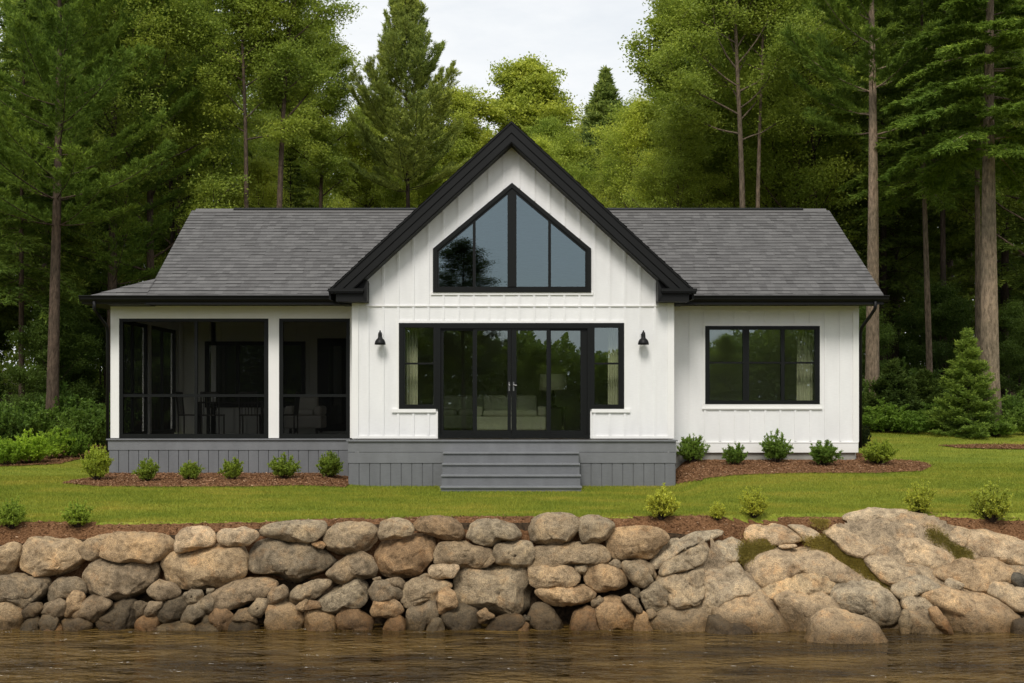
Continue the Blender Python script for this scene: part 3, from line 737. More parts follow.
for (course, sw, sh, tw), L_ in bykey.items():
    L_.sort(key=lambda r: r[3])
    for k, r in enumerate(L_):
        above = ''
        zones = [(60, 'near the left photo edge'), (115, 'left of the porch corner'), (190, 'below the porch, left half'), (270, 'below the mid porch'), (350, 'below the porch right end'), (400, 'below the left lamp'), (440, 'left of the steps'), (510, 'below the steps, left half'), (580, 'below the steps, right half'), (620, 'right of the steps'), (700, 'near the ledge')]
        zones_ = [(60, 'near the left edge of the photo'), (115, 'left of the porch corner'), (190, 'below the left half of the porch screens'), (270, 'below the middle of the screened porch'), (350, 'below the right end of the porch'), (400, 'below the left wall lamp'), (440, 'just left of below the steps'), (510, 'below the left half of the steps'), (580, 'below the right half of the steps'), (620, 'just right of below the steps'), (700, 'near the rock ledge')]
        z = next(t for lim, t in zones if r[3] < lim)
        r[7] = [f'{sw} {sh} {tw} stone, {CN[course]}, {z}', r]
final = {}
for r in recs:
    if isinstance(r[7], list): final.setdefault(r[7][0], []).append(r)
for t, L_ in final.items():
    L_.sort(key=lambda r: r[3])
    for k, r in enumerate(L_):
        r[7] = t if len(L_) == 1 else t + (', leftmost' if k == 0 else ', rightmost' if k == len(L_) - 1 else f', {ORD[k]} from left')
for r in recs:
    if r[1] == 'R': tag(r[0], r[7], 'rock', 'rocks of the bedrock ledge')
    else: tag(r[0], r[7], 'stone', 'stones of the shore wall')

# small moss and grass tufts growing in the cracks of the ledge
moss = MB(); mpts = []
mz = [(E, [(400,235),(440,190),(560,180),(600,200),(520,215),(430,250)]), (E, [(720,165),(800,165),(860,150),(900,200),(960,240),(1020,300),(900,250),(840,205)]),
      (G, [(80,270),(180,265),(260,270),(230,330),(260,380),(350,420),(330,430),(240,385),(190,345),(110,300)]), (G, [(520,150),(580,150),(680,220),(770,265),(690,285),(640,220),(560,180)]), (E, [(770,50),(870,60),(860,80),(790,75)])]
for reg, pts in mz:
    P = [(reg[0] + u / 5.12, reg[1] + v / 5.12) for u, v in pts]
    x0, x1 = min(p[0] for p in P), max(p[0] for p in P); y0, y1 = min(p[1] for p in P), max(p[1] for p in P)
    k = int((x1 - x0) * (y1 - y0) * 3)
    u = rng.uniform(x0, x1, k); w_ = rng.uniform(y0, y1, k); ok = inpoly(u, w_, P); mpts.append(np.stack([u[ok], w_[ok]], 1))
mpts = np.concatenate(mpts); n = len(mpts)
MOSS = mpts

# ------------------------------------------------------------------ house
H = empty('house', (0, 0, terrain(0, 23.5).item()))
tag(H, 'white board-and-batten house with black-trimmed central gable, grey shingle roof and screened porch', 'house')
HL = H.location
def islands(mb):
    par = list(range(len(mb.v)))
    def f_(a):
        while par[a] != a: par[a] = par[par[a]]; a = par[a]
        return a
    for fc in mb.f:
        for q in fc[1:]: par[f_(q)] = f_(fc[0])
    gr = {}
    for fc in mb.f: gr.setdefault(f_(fc[0]), []).append(fc)
    out = []
    for fs in gr.values():
        mp_ = {}; m2 = MB()
        for fc in fs:
            for q in fc:
                if q not in mp_: mp_[q] = len(m2.v); m2.v.append(mb.v[q])
            m2.f.append(tuple(mp_[q] for q in fc))
        out.append(m2)
    return out
def part(mb, name, m, parent=None, label=None, **kw):
    if name in ('side_wall', 'fascia', 'soffit', 'mullion', 'deck_side'):
        isl = islands(mb)
        if len(isl) > 1:
            for q in isl[1:]: part(q, name, m, parent, label, **kw)
            mb = isl[0]
    p = parent or H
    o = mb.build(name, m, None, **kw); o.parent = p
    w = Vector((0, 0, 0)); q = p
    while q is not None: w += q.location; q = q.parent
    o.location = o.location - w
    if label: o['label'] = label
    return o

DG, DW, DE = 24.0, 24.9, 24.3       # gable wall, wing wall, eave distances
gxl, gxr = X(352, DG), X(674, DG)
zf = Z(438.5, DG)                    # floor level
# --- central gable wall
apx = -.01
zk = Z(291, 23.6); slope = 170 / 184
def rake_z(x, d=DG):                 # underside of the roof at the wall
    return 6.80 - abs(x - apx) * slope * .985
top = [(gxl, zf), (gxr, zf), (gxr, 3.72), (X(659, DG), 3.72), (X(659, DG), rake_z(X(659, DG))), (apx, rake_z(apx)), (X(366, DG), rake_z(X(366, DG))), (X(366, DG), 3.72), (gxl, 3.72)]
gw = [(X(434.5, DG), Z(291, DG)), (X(589.5, DG), Z(291, DG)), (X(589.5, DG), Z(249.5, DG)), (X(512, DG), Z(185, DG)), (X(434.5, DG), Z(249.5, DG))]
pd = [(X(400, DG), Z(408, DG)), (X(439, DG), Z(408, DG)), (X(439, DG), Z(437, DG)), (X(588.5, DG), Z(437, DG)), (X(588.5, DG), Z(408, DG)), (X(623, DG), Z(408, DG)), (X(623, DG), Z(324, DG)), (X(400, DG), Z(324, DG))]
mb = wall_poly(MB(), top, [gw, pd], Yd(DG), Yd(DG) + .14)
y0 = Yd(DG)
BT = .019
def intervals(x, z0, z1, holes):
    iv = [(z0, z1)]
    for h in holes:
        zs = []
        for i in range(len(h)):
            (xa, za), (xb, zb) = h[i], h[(i + 1) % len(h)]
            if (xa - x) * (xb - x) < 0: zs.append(za + (zb - za) * (x - xa) / (xb - xa))
        if len(zs) >= 2:
            a_, b_ = min(zs) - .03, max(zs) + .05
            nv = []
            for p, q in iv:
                if b_ <= p or a_ >= q: nv.append((p, q)); continue
                if a_ > p: nv.append((p, a_))
                if b_ < q: nv.append((b_, q))
            iv = nv
    return [t for t in iv if t[1] - t[0] > .25]
zb = Z(306, DG)
x = apx - .15
lx = []
k = -11
for k in range(-11, 12):
    x = apx + (k + .5) * .302
    if x < gxl + .14 or x > gxr - .14: continue
    for (a_, b_) in intervals(x, zf + .05, zb - .012, [pd]): mb.box(x - .021, x + .021, y0 - BT, y0 + .01, a_, b_)
    if X(366, DG) + .05 < x < X(659, DG) - .05:
        for (a_, b_) in intervals(x, zb + .012, rake_z(x) - .01, [gw]): mb.box(x - .021, x + .021, y0 - BT, y0 + .01, a_, b_)
part(mb, 'gable_wall', M['white'])
mb = MB()
mb.box(X(366, DG), X(659, DG), y0 - .026, y0, zb - .01, zb + .012)
for (a_, b_) in ((gxl, gxl + .13), (gxr - .13, gxr)): mb.box(a_, b_, y0 - .024, y0 + .01, zf + .0, 3.70)
mb.box(gxl + .13, X(438, DG) - .05, y0 - .022, y0, zf, zf + .05)
mb.box(X(590, DG) + .05, gxr - .13, y0 - .022, y0, zf, zf + .05)
# casing round the door set
mb.box(X(396.5, DG), X(626.5, DG), y0 - .02, y0, Z(323.5, DG), Z(320.5, DG))
mb.box(X(396.5, DG), X(400, DG), y0 - .02, y0, Z(411.5, DG), Z(323.5, DG))
mb.box(X(623, DG), X(626.5, DG), y0 - .02, y0, Z(411.5, DG), Z(323.5, DG))
for a_, b_ in ((392, 436), (591.5, 630)):
    mb.box(X(a_, DG), X(b_, DG), y0 - .04, y0, Z(412.5, DG), Z(409, DG))
for a_, b_ in ((435.5, 438.5), (589, 592)):
    mb.box(X(a_, DG), X(b_, DG), y0 - .02, y0, zf, Z(412.5, DG))
# casing of the gable window
mb.box(X(431, DG), X(593, DG), y0 - .026, y0, Z(295, DG), Z(292, DG))
part(mb, 'trim', M['trim'])

# side and rear walls of the block, interior partitions
zc = 3.68
yb = Yd(32.6)
mb = MB(); mb.box(gxl, gxl + .12, y0 + .14, yb, zf - .3, 3.95); mb.box(gxr - .12, gxr, y0 + .14, yb, zf - .3, 3.95)
part(mb, 'side_wall', M['white'])
mb = MB()
mb.box(gxl + .12, gxr - .12, Yd(30.4), Yd(30.5), zf, 6.3)        # back wall of the living room
part(mb, 'interior_wall', M['room'])
mb = MB(); mb.box(gxl + .12, gxr - .12, y0 + .0, Yd(32.4), zf - .12, zf - .01)
mb.box(X(118, DW), gxl, Yd(DW) + .14, Yd(29.4), Z(440, DW) - .06, Z(440, DW))
part(mb, 'floor_boards', M['floorwood'])
mb = MB(); mb.box(gxl + .12, gxr - .12, y0 + .14, Yd(30.4), 3.62, 3.66)
mb.box(-8.3, gxl, Yd(DW) + .14, Yd(29.5), 3.66, 3.70)
part(mb, 'ceiling', M['room'])
# rear wall of the whole house and right gable end
mb = MB(); wall_poly(mb, [(-7.3, -.1), (7.18, -.1), (7.18, 3.72), (-7.3, 3.72)], [], Yd(32.3), Yd(32.4))
mb.prismx([(Yd(DW) + .14, .1), (Yd(32.3), .1), (Yd(32.3), 3.75), (Yd(28.5), 6.1), (Yd(DW) + .14, 3.95)], 7.04, 7.18)
mb.prismx([(Yd(29.5), .1), (Yd(32.3), .1), (Yd(32.3), 3.75), (Yd(28.5), 6.1), (Yd(DW) + .3, 4.05), (Yd(DW) + .3, 3.75), (Yd(29.5), 3.75)], -7.40, -7.28)
part(mb, 'side_wall', M['white'])

# --- right wing
wx0, wx1 = gxr + .0, X(858, DW)
yw = Yd(DW)
zwb = Z(452, DW)
win = rect(X(706, DW), X(818.5, DW), Z(403, DW), Z(327, DW))
mb = wall_poly(MB(), rect(wx0, wx1, zwb, 3.70), [win], yw, yw + .14)
for k in range(40):
    x = X(690, DW) + k * .312
    if x > wx1 - .15: break
    for (a_, b_) in intervals(x, Z(441, DW), 3.62, [[(p[0], p[1] - (.12 if i < 2 else 0)) for i, p in enumerate(win)]]): mb.box(x - .021, x + .021, yw - BT, yw + .01, a_, b_)
    mb.box(x - .0205, x + .0205, yw - BT, yw + .01, zwb + .18, Z(441, DW) - .03) if False else None
part(mb, 'wing_wall', M['white'])
mb = MB()
mb.box(wx0, wx1, yw - .026, yw, zwb - .01, Z(443, DW))
mb.box(wx0, wx1, yw - .034, yw, Z(443, DW), Z(442, DW))
mb.box(wx1 - .11, wx1 + .012, yw - .024, yw + .1, Z(442, DW), 3.70)
mb.box(X(702, DW), X(822, DW), yw - .022, yw, Z(407.5, DW), Z(404.2, DW))
mb.box(X(702, DW), X(822, DW), yw - .036, yw, Z(409.3, DW), Z(407.5, DW))
mb.box(X(703, DW), X(821.5, DW), yw - .022, yw, Z(326, DW), Z(323.5, DW))
mb.box(X(703, DW), X(705, DW), yw - .022, yw, Z(404, DW), Z(326, DW)); mb.box(X(819.5, DW), X(821.5, DW), yw - .022, yw, Z(404, DW), Z(326, DW))
mb.box(wx0, wx1 - .11, yw - .02, yw, 3.60, 3.70)
part(mb, 'trim', M['trim'])
mb = MB(); mb.box(wx0, wx1 - .05, yw + .03, yw + .3, .2, zwb); mb.box(wx1 - .35, wx1 - .05, yw + .3, Yd(32.3), .2, zwb + .3)
part(mb, 'foundation', M['concrete'])
mb = MB()
mb.box(gxr, wx1 - .14, yw + .14, Yd(29), 1.0, 1.04); mb.box(gxr, wx1 - .14, yw + .14, Yd(29), 3.6, 3.64); mb.box(gxr, wx1 - .14, Yd(29), Yd(29.1), 1.04, 3.6)
part(mb, 'bedroom_partition', M['room'])

def window(name, px0, px1, py0, py1, d, cols, rails, gm, fw=4.0, label=None, proud=.03, depth=.10):
    """cols: (px0,px1) of each glass column; rails: rows (py) of horizontal bars; frame solid around"""
    s = d / F; yy = Yd(d)
    root = MB()
    zt, zb_ = Z(py0, d), Z(py1, d)
    # outer frame
    root.box(X(px0, d), X(px1, d), yy - proud, yy + depth, Z(py0 + fw, d), zt)
    root.box(X(px0, d), X(px1, d), yy - proud, yy + depth, zb_, Z(py1 - fw, d))
    root.box(X(px0, d), X(px0 + fw, d), yy - proud, yy + depth, Z(py1 - fw, d), Z(py0 + fw, d))
    root.box(X(px1 - fw, d), X(px1, d), yy - proud, yy + depth, Z(py1 - fw, d), Z(py0 + fw, d))
    o = part(root, name, M['frame'], label=label)
    prev = px0 + fw
    ms = MB(); any_ = False
    for (a, b) in cols:
        if a - prev > .3: ms.box(X(prev, d), X(a, d), yy - proud + .012, yy + depth - .01, Z(py1 - fw, d), Z(py0 + fw, d)); any_ = True
        prev = b
    if px1 - fw - prev > .3: ms.box(X(prev, d), X(px1 - fw, d), yy - proud + .012, yy + depth - .01, Z(py1 - fw, d), Z(py0 + fw, d)); any_ = True
    if any_: part(ms, 'mullion', M['frame'], o)
    if rails:
        rb = MB()
        for (a, b) in cols:
            for r in rails: rb.box(X(a, d), X(b, d), yy - proud + .022, yy + depth - .03, Z(r + .9, d), Z(r - .9, d))
        part(rb, 'rail', M['frame'], o)
    for (a, b) in cols:
        pb = MB(); pb.box(X(a, d), X(b, d), yy + .028, yy + .034, Z(py1 - fw, d), Z(py0 + fw, d))
        part(pb, 'pane', gm, o)
    return o
window('window', 705, 819.5, 326, 404, DW, [(709.5, 743), (749, 781), (784.5, 815)], [362.7], M['glass'], 3.6, 'wide black-framed window of six lights in the white right wing')
# side lights of the patio door
window('side_window', 399, 438, 323, 409, DG, [(405, 434)], [363.5], M['glass'], 4.5, 'tall narrow black window left of the glass doors', .035)
window('side_window', 590, 624, 323, 409, DG, [(593.8, 618.5)], [363.5], M['glass'], 4.5, 'tall narrow black window right of the glass doors', .035)
# glass doors: four leaves in one frame
df = MB()
df.box(X(438, DG), X(590, DG), y0 - .04, y0 + .12, Z(328.5, DG), Z(323, DG))
df.box(X(438, DG), X(590, DG), y0 - .04, y0 + .12, Z(438, DG), Z(435, DG))
df.box(X(438, DG), X(440.5, DG), y0 - .04, y0 + .12, Z(435, DG), Z(328.5, DG))
df.box(X(587.5, DG), X(590, DG), y0 - .04, y0 + .12, Z(435, DG), Z(328.5, DG))
doors = part(df, 'glass_door', M['frame'], label='four-leaf black-framed glass door in the middle of the gable wall')
for (a, b, ga, gb, yy) in ((440.5, 475, 443.5, 472.5, .03), (473.2, 511, 477, 507.5, .0), (511.4, 550, 516.5, 546.5, .0), (548.2, 587.5, 551, 580.5, .03)):
    lf = MB(); Y_ = y0 + yy
    lf.box(X(a, DG), X(ga, DG), Y_ - .02, Y_ + .03, Z(435, DG), Z(328.5, DG)); lf.box(X(gb, DG), X(b, DG), Y_ - .02, Y_ + .03, Z(435, DG), Z(328.5, DG))
    lf.box(X(ga, DG), X(gb, DG), Y_ - .02, Y_ + .03, Z(330.6, DG), Z(328.5, DG)); lf.box(X(ga, DG), X(gb, DG), Y_ - .02, Y_ + .03, Z(435, DG), Z(430.5, DG))
    part(lf, 'door_leaf', M['frame'], doors)
    pb = MB(); pb.box(X(ga, DG), X(gb, DG), Y_ + .004, Y_ + .01, Z(430.5, DG), Z(330.6, DG)); part(pb, 'pane', M['glass'], doors)
for px_, sgn in ((509.2, -1), (513.6, 1)):
    hb = MB(); hb.box(X(px_ - .7, DG), X(px_ + .7, DG), y0 - .035, y0 - .02, Z(391, DG), Z(382, DG))
    hb.tube([(X(px_, DG), y0 - .03, Z(385, DG)), (X(px_, DG), y0 - .075, Z(385, DG)), (X(px_ + 3.0 * (1 if sgn > 0 else .2), DG), y0 - .075, Z(385.5, DG))], .011, 8)
    part(hb, 'handle', M['chrome'], doors, smooth=False)

# gable window: pentagon
def off_poly(ins):
    """pentagon inset by ins metres"""
    x0_, x1_, zb_, zs_, za_ = gw[0][0], gw[1][0], gw[0][1], gw[2][1], gw[3][1]
    m_ = (za_ - zs_) / (x1_ - gw[3][0]); dz = ins * math.sqrt(1 + m_ * m_)
    return [(x0_ + ins, zb_ + ins), (x1_ - ins, zb_ + ins), (x1_ - ins, zs_ - dz + ins * m_), (gw[3][0], za_ - dz), (x0_ + ins, zs_ - dz + ins * m_)]
P0, P1, P2 = off_poly(-.03), off_poly(.045), off_poly(.085)
mb = MB(); wall_poly(mb, P0, [P1], y0 - .045, y0 + .1); wall_poly(mb, P1, [P2], y0 - .02, y0 + .09)
gwin = part(mb, 'gable_window', M['frame'], label='large pentagonal black window filling the upper gable')
def ztop(x): return P2[3][1] - abs(x - P2[3][0]) * (P2[3][1] - P2[2][1]) / (P2[2][0] - P2[3][0])
mb = MB()
for a, b, pr in ((507.5, 516.5, .04), (472.8, 475.6, .015), (548.2, 551, .015)):
    xa, xb = X(a, DG), X(b, DG); pts = [(xa, P2[0][1]), (xb, P2[0][1]), (xb, ztop(xb))]
    if xa < P2[3][0] < xb: pts.append((P2[3][0], ztop(P2[3][0])))
    pts.append((xa, ztop(xa))); mb.prism(pts, y0 - pr, y0 + .085)
part(mb, 'mullion', M['frame'], gwin)
for a, b in ((P2[0][0], X(472.8, DG)), (X(475.6, DG), X(507.5, DG)), (X(516.5, DG), X(548.2, DG)), (X(551, DG), P2[1][0])):
    mb = MB(); mb.prism([(a, P2[0][1]), (b, P2[0][1]), (b, ztop(b)), (a, ztop(a))], y0 + .02, y0 + .026)
    part(mb, 'pane', M['glass_high'], gwin)

# --- screened porch
pxl = X(110.5, DW); zpf = Z(438, DW)
mb = MB()
mb.box(pxl, gxl, yw - .0, yw + .16, Z(318.5, DW), 3.70)      # header beam
for a, b in ((110.5, 119), (268.5, 279)):
    mb.box(X(a, DW), X(b, DW), yw + .0, yw + .16, zpf, Z(318.5, DW))
mb.box(X(350, DW), gxl + .02, yw + .0, yw + .16, zpf, Z(318.5, DW))
for dd in (27.2, 29.45):
    mb.box(pxl, pxl + .16, Yd(dd) - .16, Yd(dd), zpf, 3.45)
mb.box(pxl, pxl + .16, yw + .16, Yd(29.45), 3.45, 3.70)
part(mb, 'porch_frame', M['trim'])
def screen(px0, px1, mull):
    d = DW + .03; f = MB(); t = 4.2
    yy = Yd(d)
    f.box(X(px0, d), X(px1, d), yy - .02, yy + .06, Z(319 + 2.6, d), Z(318.5, d)); f.box(X(px0, d), X(px1, d), yy - .02, yy + .06, Z(438.5, d), Z(434, d))
    f.box(X(px0, d), X(px0 + t, d), yy - .02, yy + .06, Z(434, d), Z(321.6, d)); f.box(X(px1 - t, d), X(px1, d), yy - .02, yy + .06, Z(434, d), Z(321.6, d))
    o = part(f, 'screen_panel', M['frame'])
    r = MB(); r.box(X(px0 + t, d), X(px1 - t, d), yy - .005, yy + .045, Z(397, d), Z(394.2, d))
    if mull: r.box(X(mull - 1.5, d), X(mull + 1.5, d), yy - .008, yy + .048, Z(434, d), Z(321.6, d))
    part(r, 'rail', M['frame'], o)
    s_ = MB(); s_.box(X(px0 + t, d), X(px1 - t, d), yy + .02, yy + .022, Z(434, d), Z(321.6, d)); part(s_, 'insect_screen', M['screen'], o)
    return o
screen(119, 268.5, 196)['label'] = 'wide screen panel with a centre bar on the left of the porch'
screen(279, 350.5, None)['label'] = 'narrow screen panel on the right of the porch'
# side screens facing the forest
f = MB(); s_ = MB()
for a, b in ((DW + .16, 27.04), (27.2, 29.29)):
    xx = pxl + .06
    for p in (a, b - .09): f.box(xx, xx + .06, Yd(p), Yd(p) + .09, zpf, 3.45)
    mid = (a + b) / 2; f.box(xx, xx + .06, Yd(mid) - .03, Yd(mid) + .03, zpf, 3.45)
    f.box(xx + .002, xx + .058, Yd(a) + .09, Yd(b) - .09, zpf, zpf + .09); f.box(xx + .002, xx + .058, Yd(a) + .09, Yd(b) - .09, 3.37, 3.45); f.box(xx + .004, xx + .056, Yd(a) + .09, Yd(b) - .09, 1.85, 1.90)
    s_.box(xx + .025, xx + .028, Yd(a) + .09, Yd(b) - .09, zpf + .09, 3.37)
o = part(f, 'screen_panel', M['frame'], label='side screen panels of the porch facing the forest'); part(s_, 'insect_screen', M['screen'], o)
# porch back wall with its window and door
DB = 29.5
bw = rect(X(206, DB), X(304, DB), Z(406, DB), Z(343, DB)); bd = rect(X(319, DB), X(349, DB), Z(430, DB), Z(341, DB))
mb = wall_poly(MB(), rect(-8.3, gxl, zpf - .1, 3.70), [bw, bd], Yd(DB), Yd(DB) + .12)
for k in range(18):
    x = -8.1 + k * .31
    for (a_, b_) in intervals(x, zpf, 3.68, [bw, bd]): mb.box(x - .02, x + .02, Yd(DB) - .015, Yd(DB) + .01, a_, b_)
part(mb, 'porch_wall', M['room'])
window('porch_window', 205, 305.5, 341.5, 407.5, DB, [(209, 236), (239, 270), (273, 301.5)], [], M['glass'], 4, 'dark window in the back wall of the screened porch')
mb = MB(); d = DB
mb.box(X(317.5, d), X(351, d), Yd(d) - .03, Yd(d) + .1, Z(342, d), Z(338.5, d)); mb.box(X(317.5, d), X(329, d), Yd(d) - .03, Yd(d) + .1, Z(431, d), Z(342, d))
mb.box(X(345, d), X(351, d), Yd(d) - .03, Yd(d) + .1, Z(431, d), Z(342, d)); mb.box(X(329, d), X(345, d), Yd(d) - .02, Yd(d) + .06, Z(431, d), Z(424, d)); mb.box(X(329, d), X(345, d), Yd(d) - .02, Yd(d) + .06, Z(346, d), Z(342, d))
o = part(mb, 'porch_door', M['frame'], label='black glazed door at the back of the screened porch')
mb = MB(); mb.box(X(329, d), X(345, d), Yd(d) + .01, Yd(d) + .02, Z(424, d), Z(346, d)); part(mb, 'pane', M['glass'], o)
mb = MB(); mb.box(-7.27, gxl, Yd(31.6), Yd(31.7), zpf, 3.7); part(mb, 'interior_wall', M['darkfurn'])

# porch base: cap board, rim board, vertical skirting
def base_boards(x0, x1, d, ztp, bands, zbot, yback, name, ends=True):
    yy = Yd(d); mb = MB(); z = ztp
    mb.box(x0 - .03, x1 + .03, yy - .035, yy + (yback - yy if yback else .2), z - .028, z)
    z -= .028
    for h_ in bands:
        mb.box(x0, x1, yy - .0, yy + .05, z - h_ + .008, z)
        z -= h_
    o = part(mb, name, M['deck'])
    sb = MB(); n_ = int(round((x1 - x0) / .205)); w_ = (x1 - x0 - .02) / n_
    sb.box(x0 + .03, x1 - .03, yy + .034, yy + .05, zbot, z + .01)
    for k in range(n_):
        jj = random.uniform(-.002, .002)
        sb.box(x0 + .01 + k * w_ + .007, x0 + .01 + (k + 1) * w_ - .007, yy + .012 + jj, yy + .04, zbot, z)
    part(sb, 'skirting', M['skirt'], o)
    return o, z
o, zz = base_boards(X(108.5, DW), X(349, DW), DW - .03, Z(438.6, DW), [.215], .0, None, 'porch_base')
o['label'] = 'grey base boards under the screened porch'
dx0, dx1 = X(348, 23.5), X(676, 23.5); zd = Z(440, 23.5)
o, zz2 = base_boards(dx0, dx1, 23.5, zd, [.215, .215], -.05, Yd(DG), 'deck')
o['label'] = 'low grey deck in front of the gable wall'
mb = MB(); mb.box(dx0, dx0 + .05, Yd(23.55), Yd(25), -.05, zd - .03); mb.box(dx1 - .05, dx1, Yd(23.55), Yd(25), -.05, zd - .03)
part(mb, 'deck_side', M['skirt'], o)
# steps
sd = [23.22, 22.94, 22.66, 22.38]; sz = [Z(452.3, 23.22), Z(463.6, 22.94), Z(475, 22.66), Z(486.6, 22.38)]
hw = 1.31; xm = X(511, 23)
st_root = None
for k in range(4):
    mb = MB(); nxt = 23.5 if k == 0 else sd[k - 1]
    mb.box(xm - hw - .015, xm + hw + .015, Yd(sd[k]) - .03, Yd(nxt) + .02, sz[k] - .032, sz[k])
    zlo = sz[k + 1] if k < 3 else -.06
    mb2 = MB(); mb2.box(xm - hw, xm + hw, Yd(sd[k]), Yd(sd[k]) + .03, zlo - .02, sz[k] - .032)
    mb2.box(xm - hw, xm - hw + .04, Yd(sd[k]) + .03, Yd(23.5), zlo - .02, sz[k] - .032); mb2.box(xm + hw - .04, xm + hw, Yd(sd[k]) + .03, Yd(23.5), zlo - .02, sz[k] - .032)
    if st_root is None:
        st_root = part(mb, 'steps', M['deck'], label='four grey wooden steps up to the deck', bev=.006)
    else: part(mb, 'tread', M['deck'], st_root, bev=.006)
    part(mb2, 'riser', M['skirt'], st_root)

# --- roofs
def shingle_plane(name, A_, B_, C_, D_, courses, parent, uscale=1.0, thick=.014):
    """A,B eave left/right; D,C ridge left/right. Stepped courses with UVs."""
    A_, B_, C_, D_ = map(Vector, (A_, B_, C_, D_))
    nrm = (B_ - A_).cross(D_ - A_).normalized()
    bm = bmesh.new(); uvl = bm.loops.layers.uv.new('UVMap')
    rr = random.Random(3)
    u_ax = (B_ - A_).normalized()
    for k in range(courses):
        t0, t1 = k / courses, (k + 1) / courses
        l0, r0, l1, r1 = A_.lerp(D_, t0), B_.lerp(C_, t0), A_.lerp(D_, t1), B_.lerp(C_, t1)
        seg = max(1, int((r0 - l0).length / .3))
        prevh = 0
        for j in range(seg):
            ua, ub = j / seg, (j + 1) / seg
            h_ = thick * rr.uniform(.75, 1.25)
            dn = (l0 - l1).normalized() * rr.uniform(-.006, .012)
            p0, p1 = l0.lerp(r0, ua) + nrm * h_ + dn, l0.lerp(r0, ub) + nrm * h_ + dn
            q0, q1 = l1.lerp(r1, ua) + nrm * .002, l1.lerp(r1, ub) + nrm * .002
            b0, b1 = l0.lerp(r0, ua) - nrm * .01 + dn, l0.lerp(r0, ub) - nrm * .01 + dn
            V = [bm.verts.new(p) for p in (p0, p1, q1, q0, b0, b1)]
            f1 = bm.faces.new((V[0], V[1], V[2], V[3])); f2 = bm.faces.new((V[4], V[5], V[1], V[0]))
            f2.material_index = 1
            for f_ in (f1, f2):
                for lp in f_.loops: lp[uvl].uv = ((lp.vert.co - A_).dot(u_ax), k + .5)
    me = bpy.data.meshes.new(name); bm.to_mesh(me); bm.free()
    me.transform(__import__('mathutils').Matrix.Translation(-(HL + (parent.location if parent is not H else Vector()))))
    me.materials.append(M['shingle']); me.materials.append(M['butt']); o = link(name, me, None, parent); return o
ze = 3.876; yE = Yd(24.2); yR = Yd(28.5); zR = 6.25
sl = (zR - ze) / (28.5 - 24.3); NC = 29
zE = ze - .1 * sl
# solid roof body under the shingles
mb = MB()
yB = Yd(32.9)
mb.prismx([(yE + .03, zE - .05), (yR, zR - .07), (yB, zE - .05), (yB, zE - .14), (yR, zR - .22), (yE + .03, zE - .14)], -7.42, 7.50)
roof = part(mb, 'roof', M['black'], label='grey shingled main roof')
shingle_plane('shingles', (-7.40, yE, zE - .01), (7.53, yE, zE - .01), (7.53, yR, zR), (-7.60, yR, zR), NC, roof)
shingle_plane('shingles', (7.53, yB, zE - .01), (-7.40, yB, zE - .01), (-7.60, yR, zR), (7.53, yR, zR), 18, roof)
mb = MB(); mb.prismx([(yR - .15, zR - .05), (yR, zR + .045), (yR + .15, zR - .05), (yR + .15, zR - .08), (yR, zR + .02), (yR - .15, zR - .08)], -7.5, 7.45)
part(mb, 'ridge_cap', M['shingle'], roof)
for a_, b_ in ((-6.6, -1.6), (1.6, 6.9)):
    mb = MB(); mb.prismx([(yR - .10, zR + .01), (yR, zR + .065), (yR + .10, zR + .01)], a_, b_); part(mb, 'ridge_vent', M['black'], roof)
# low side roof over the porch end
hip = Vector((-7.41, Yd(24.98), 4.275)); cor = Vector((-8.69, yE, zE - .01))
bkh = Vector((-7.41, Yd(32.0), 4.275)); bkc = Vector((-8.69, Yd(32.6), zE - .01))
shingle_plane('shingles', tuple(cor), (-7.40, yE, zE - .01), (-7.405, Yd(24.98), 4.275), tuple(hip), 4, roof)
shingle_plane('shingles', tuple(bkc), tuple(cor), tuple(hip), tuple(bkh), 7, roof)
mb = MB(); b = 0
mb.v = [tuple(cor - Vector((0, 0, .03))), (-7.4, yE, zE - .04), (-7.4, Yd(24.98), 4.245), (-7.4, Yd(32), 4.245), (-7.4, Yd(32.6), zE - .04), tuple(bkc - Vector((0, 0, .03))),
        (cor.x, cor.y + .03, zE - .13), (-7.4, yE + .03, zE - .13), (-7.4, Yd(32.6), zE - .13), (bkc.x, bkc.y, zE - .13)]
mb.f = [(0, 1, 2), (0, 2, 3, 5), (5, 3, 4), (0, 6, 7, 1), (0, 5, 9, 6), (6, 9, 8, 7), (4, 8, 9, 5), (1, 7, 8, 4, 3, 2)]
part(mb, 'roof_edge', M['black'], roof)
# soffit, fascia and gutters
mb = MB(); mb.box(gxr + .2, 7.5, Yd(24.26), Yd(DW) + .1, 3.705, 3.73); part(mb, 'soffit', M['black'], roof)
mb = MB()
mb.box(-8.66, gxl - .2, Yd(24.26), Yd(DW) + .1, 3.705, 3.73)
mb.box(-8.66, pxl + .02, Yd(DW), Yd(32.5), 3.708, 3.733)
part(mb, 'soffit', M['black'], roof)
mb = MB()
mb.box(-8.68, gxl - .3, Yd(24.26), Yd(24.29), 3.69, zE - .02); mb.box(gxr + .3, 7.52, Yd(24.26), Yd(24.29), 3.69, zE - .02); mb.box(-8.68, -8.65, Yd(24.29), Yd(32.5), 3.69, zE - .02)
mb.prismx([(Yd(24.28), 3.70), (yR, zR - .28), (yR, zR - .03), (Yd(24.22), zE - .02)], 7.50, 7.535)
part(mb, 'fascia', M['black'], roof)
gut = [(Yd(24.26), 3.86), (Yd(24.26), 3.735), (Yd(24.20), 3.735), (Yd(24.165), 3.78), (Yd(24.155), 3.83), (Yd(24.13), 3.84), (Yd(24.13), 3.855), (Yd(24.16), 3.86)]
mb = MB(); mb.prismx(gut, -8.72, gxl - .12); part(mb, 'gutter', M['black'], roof)
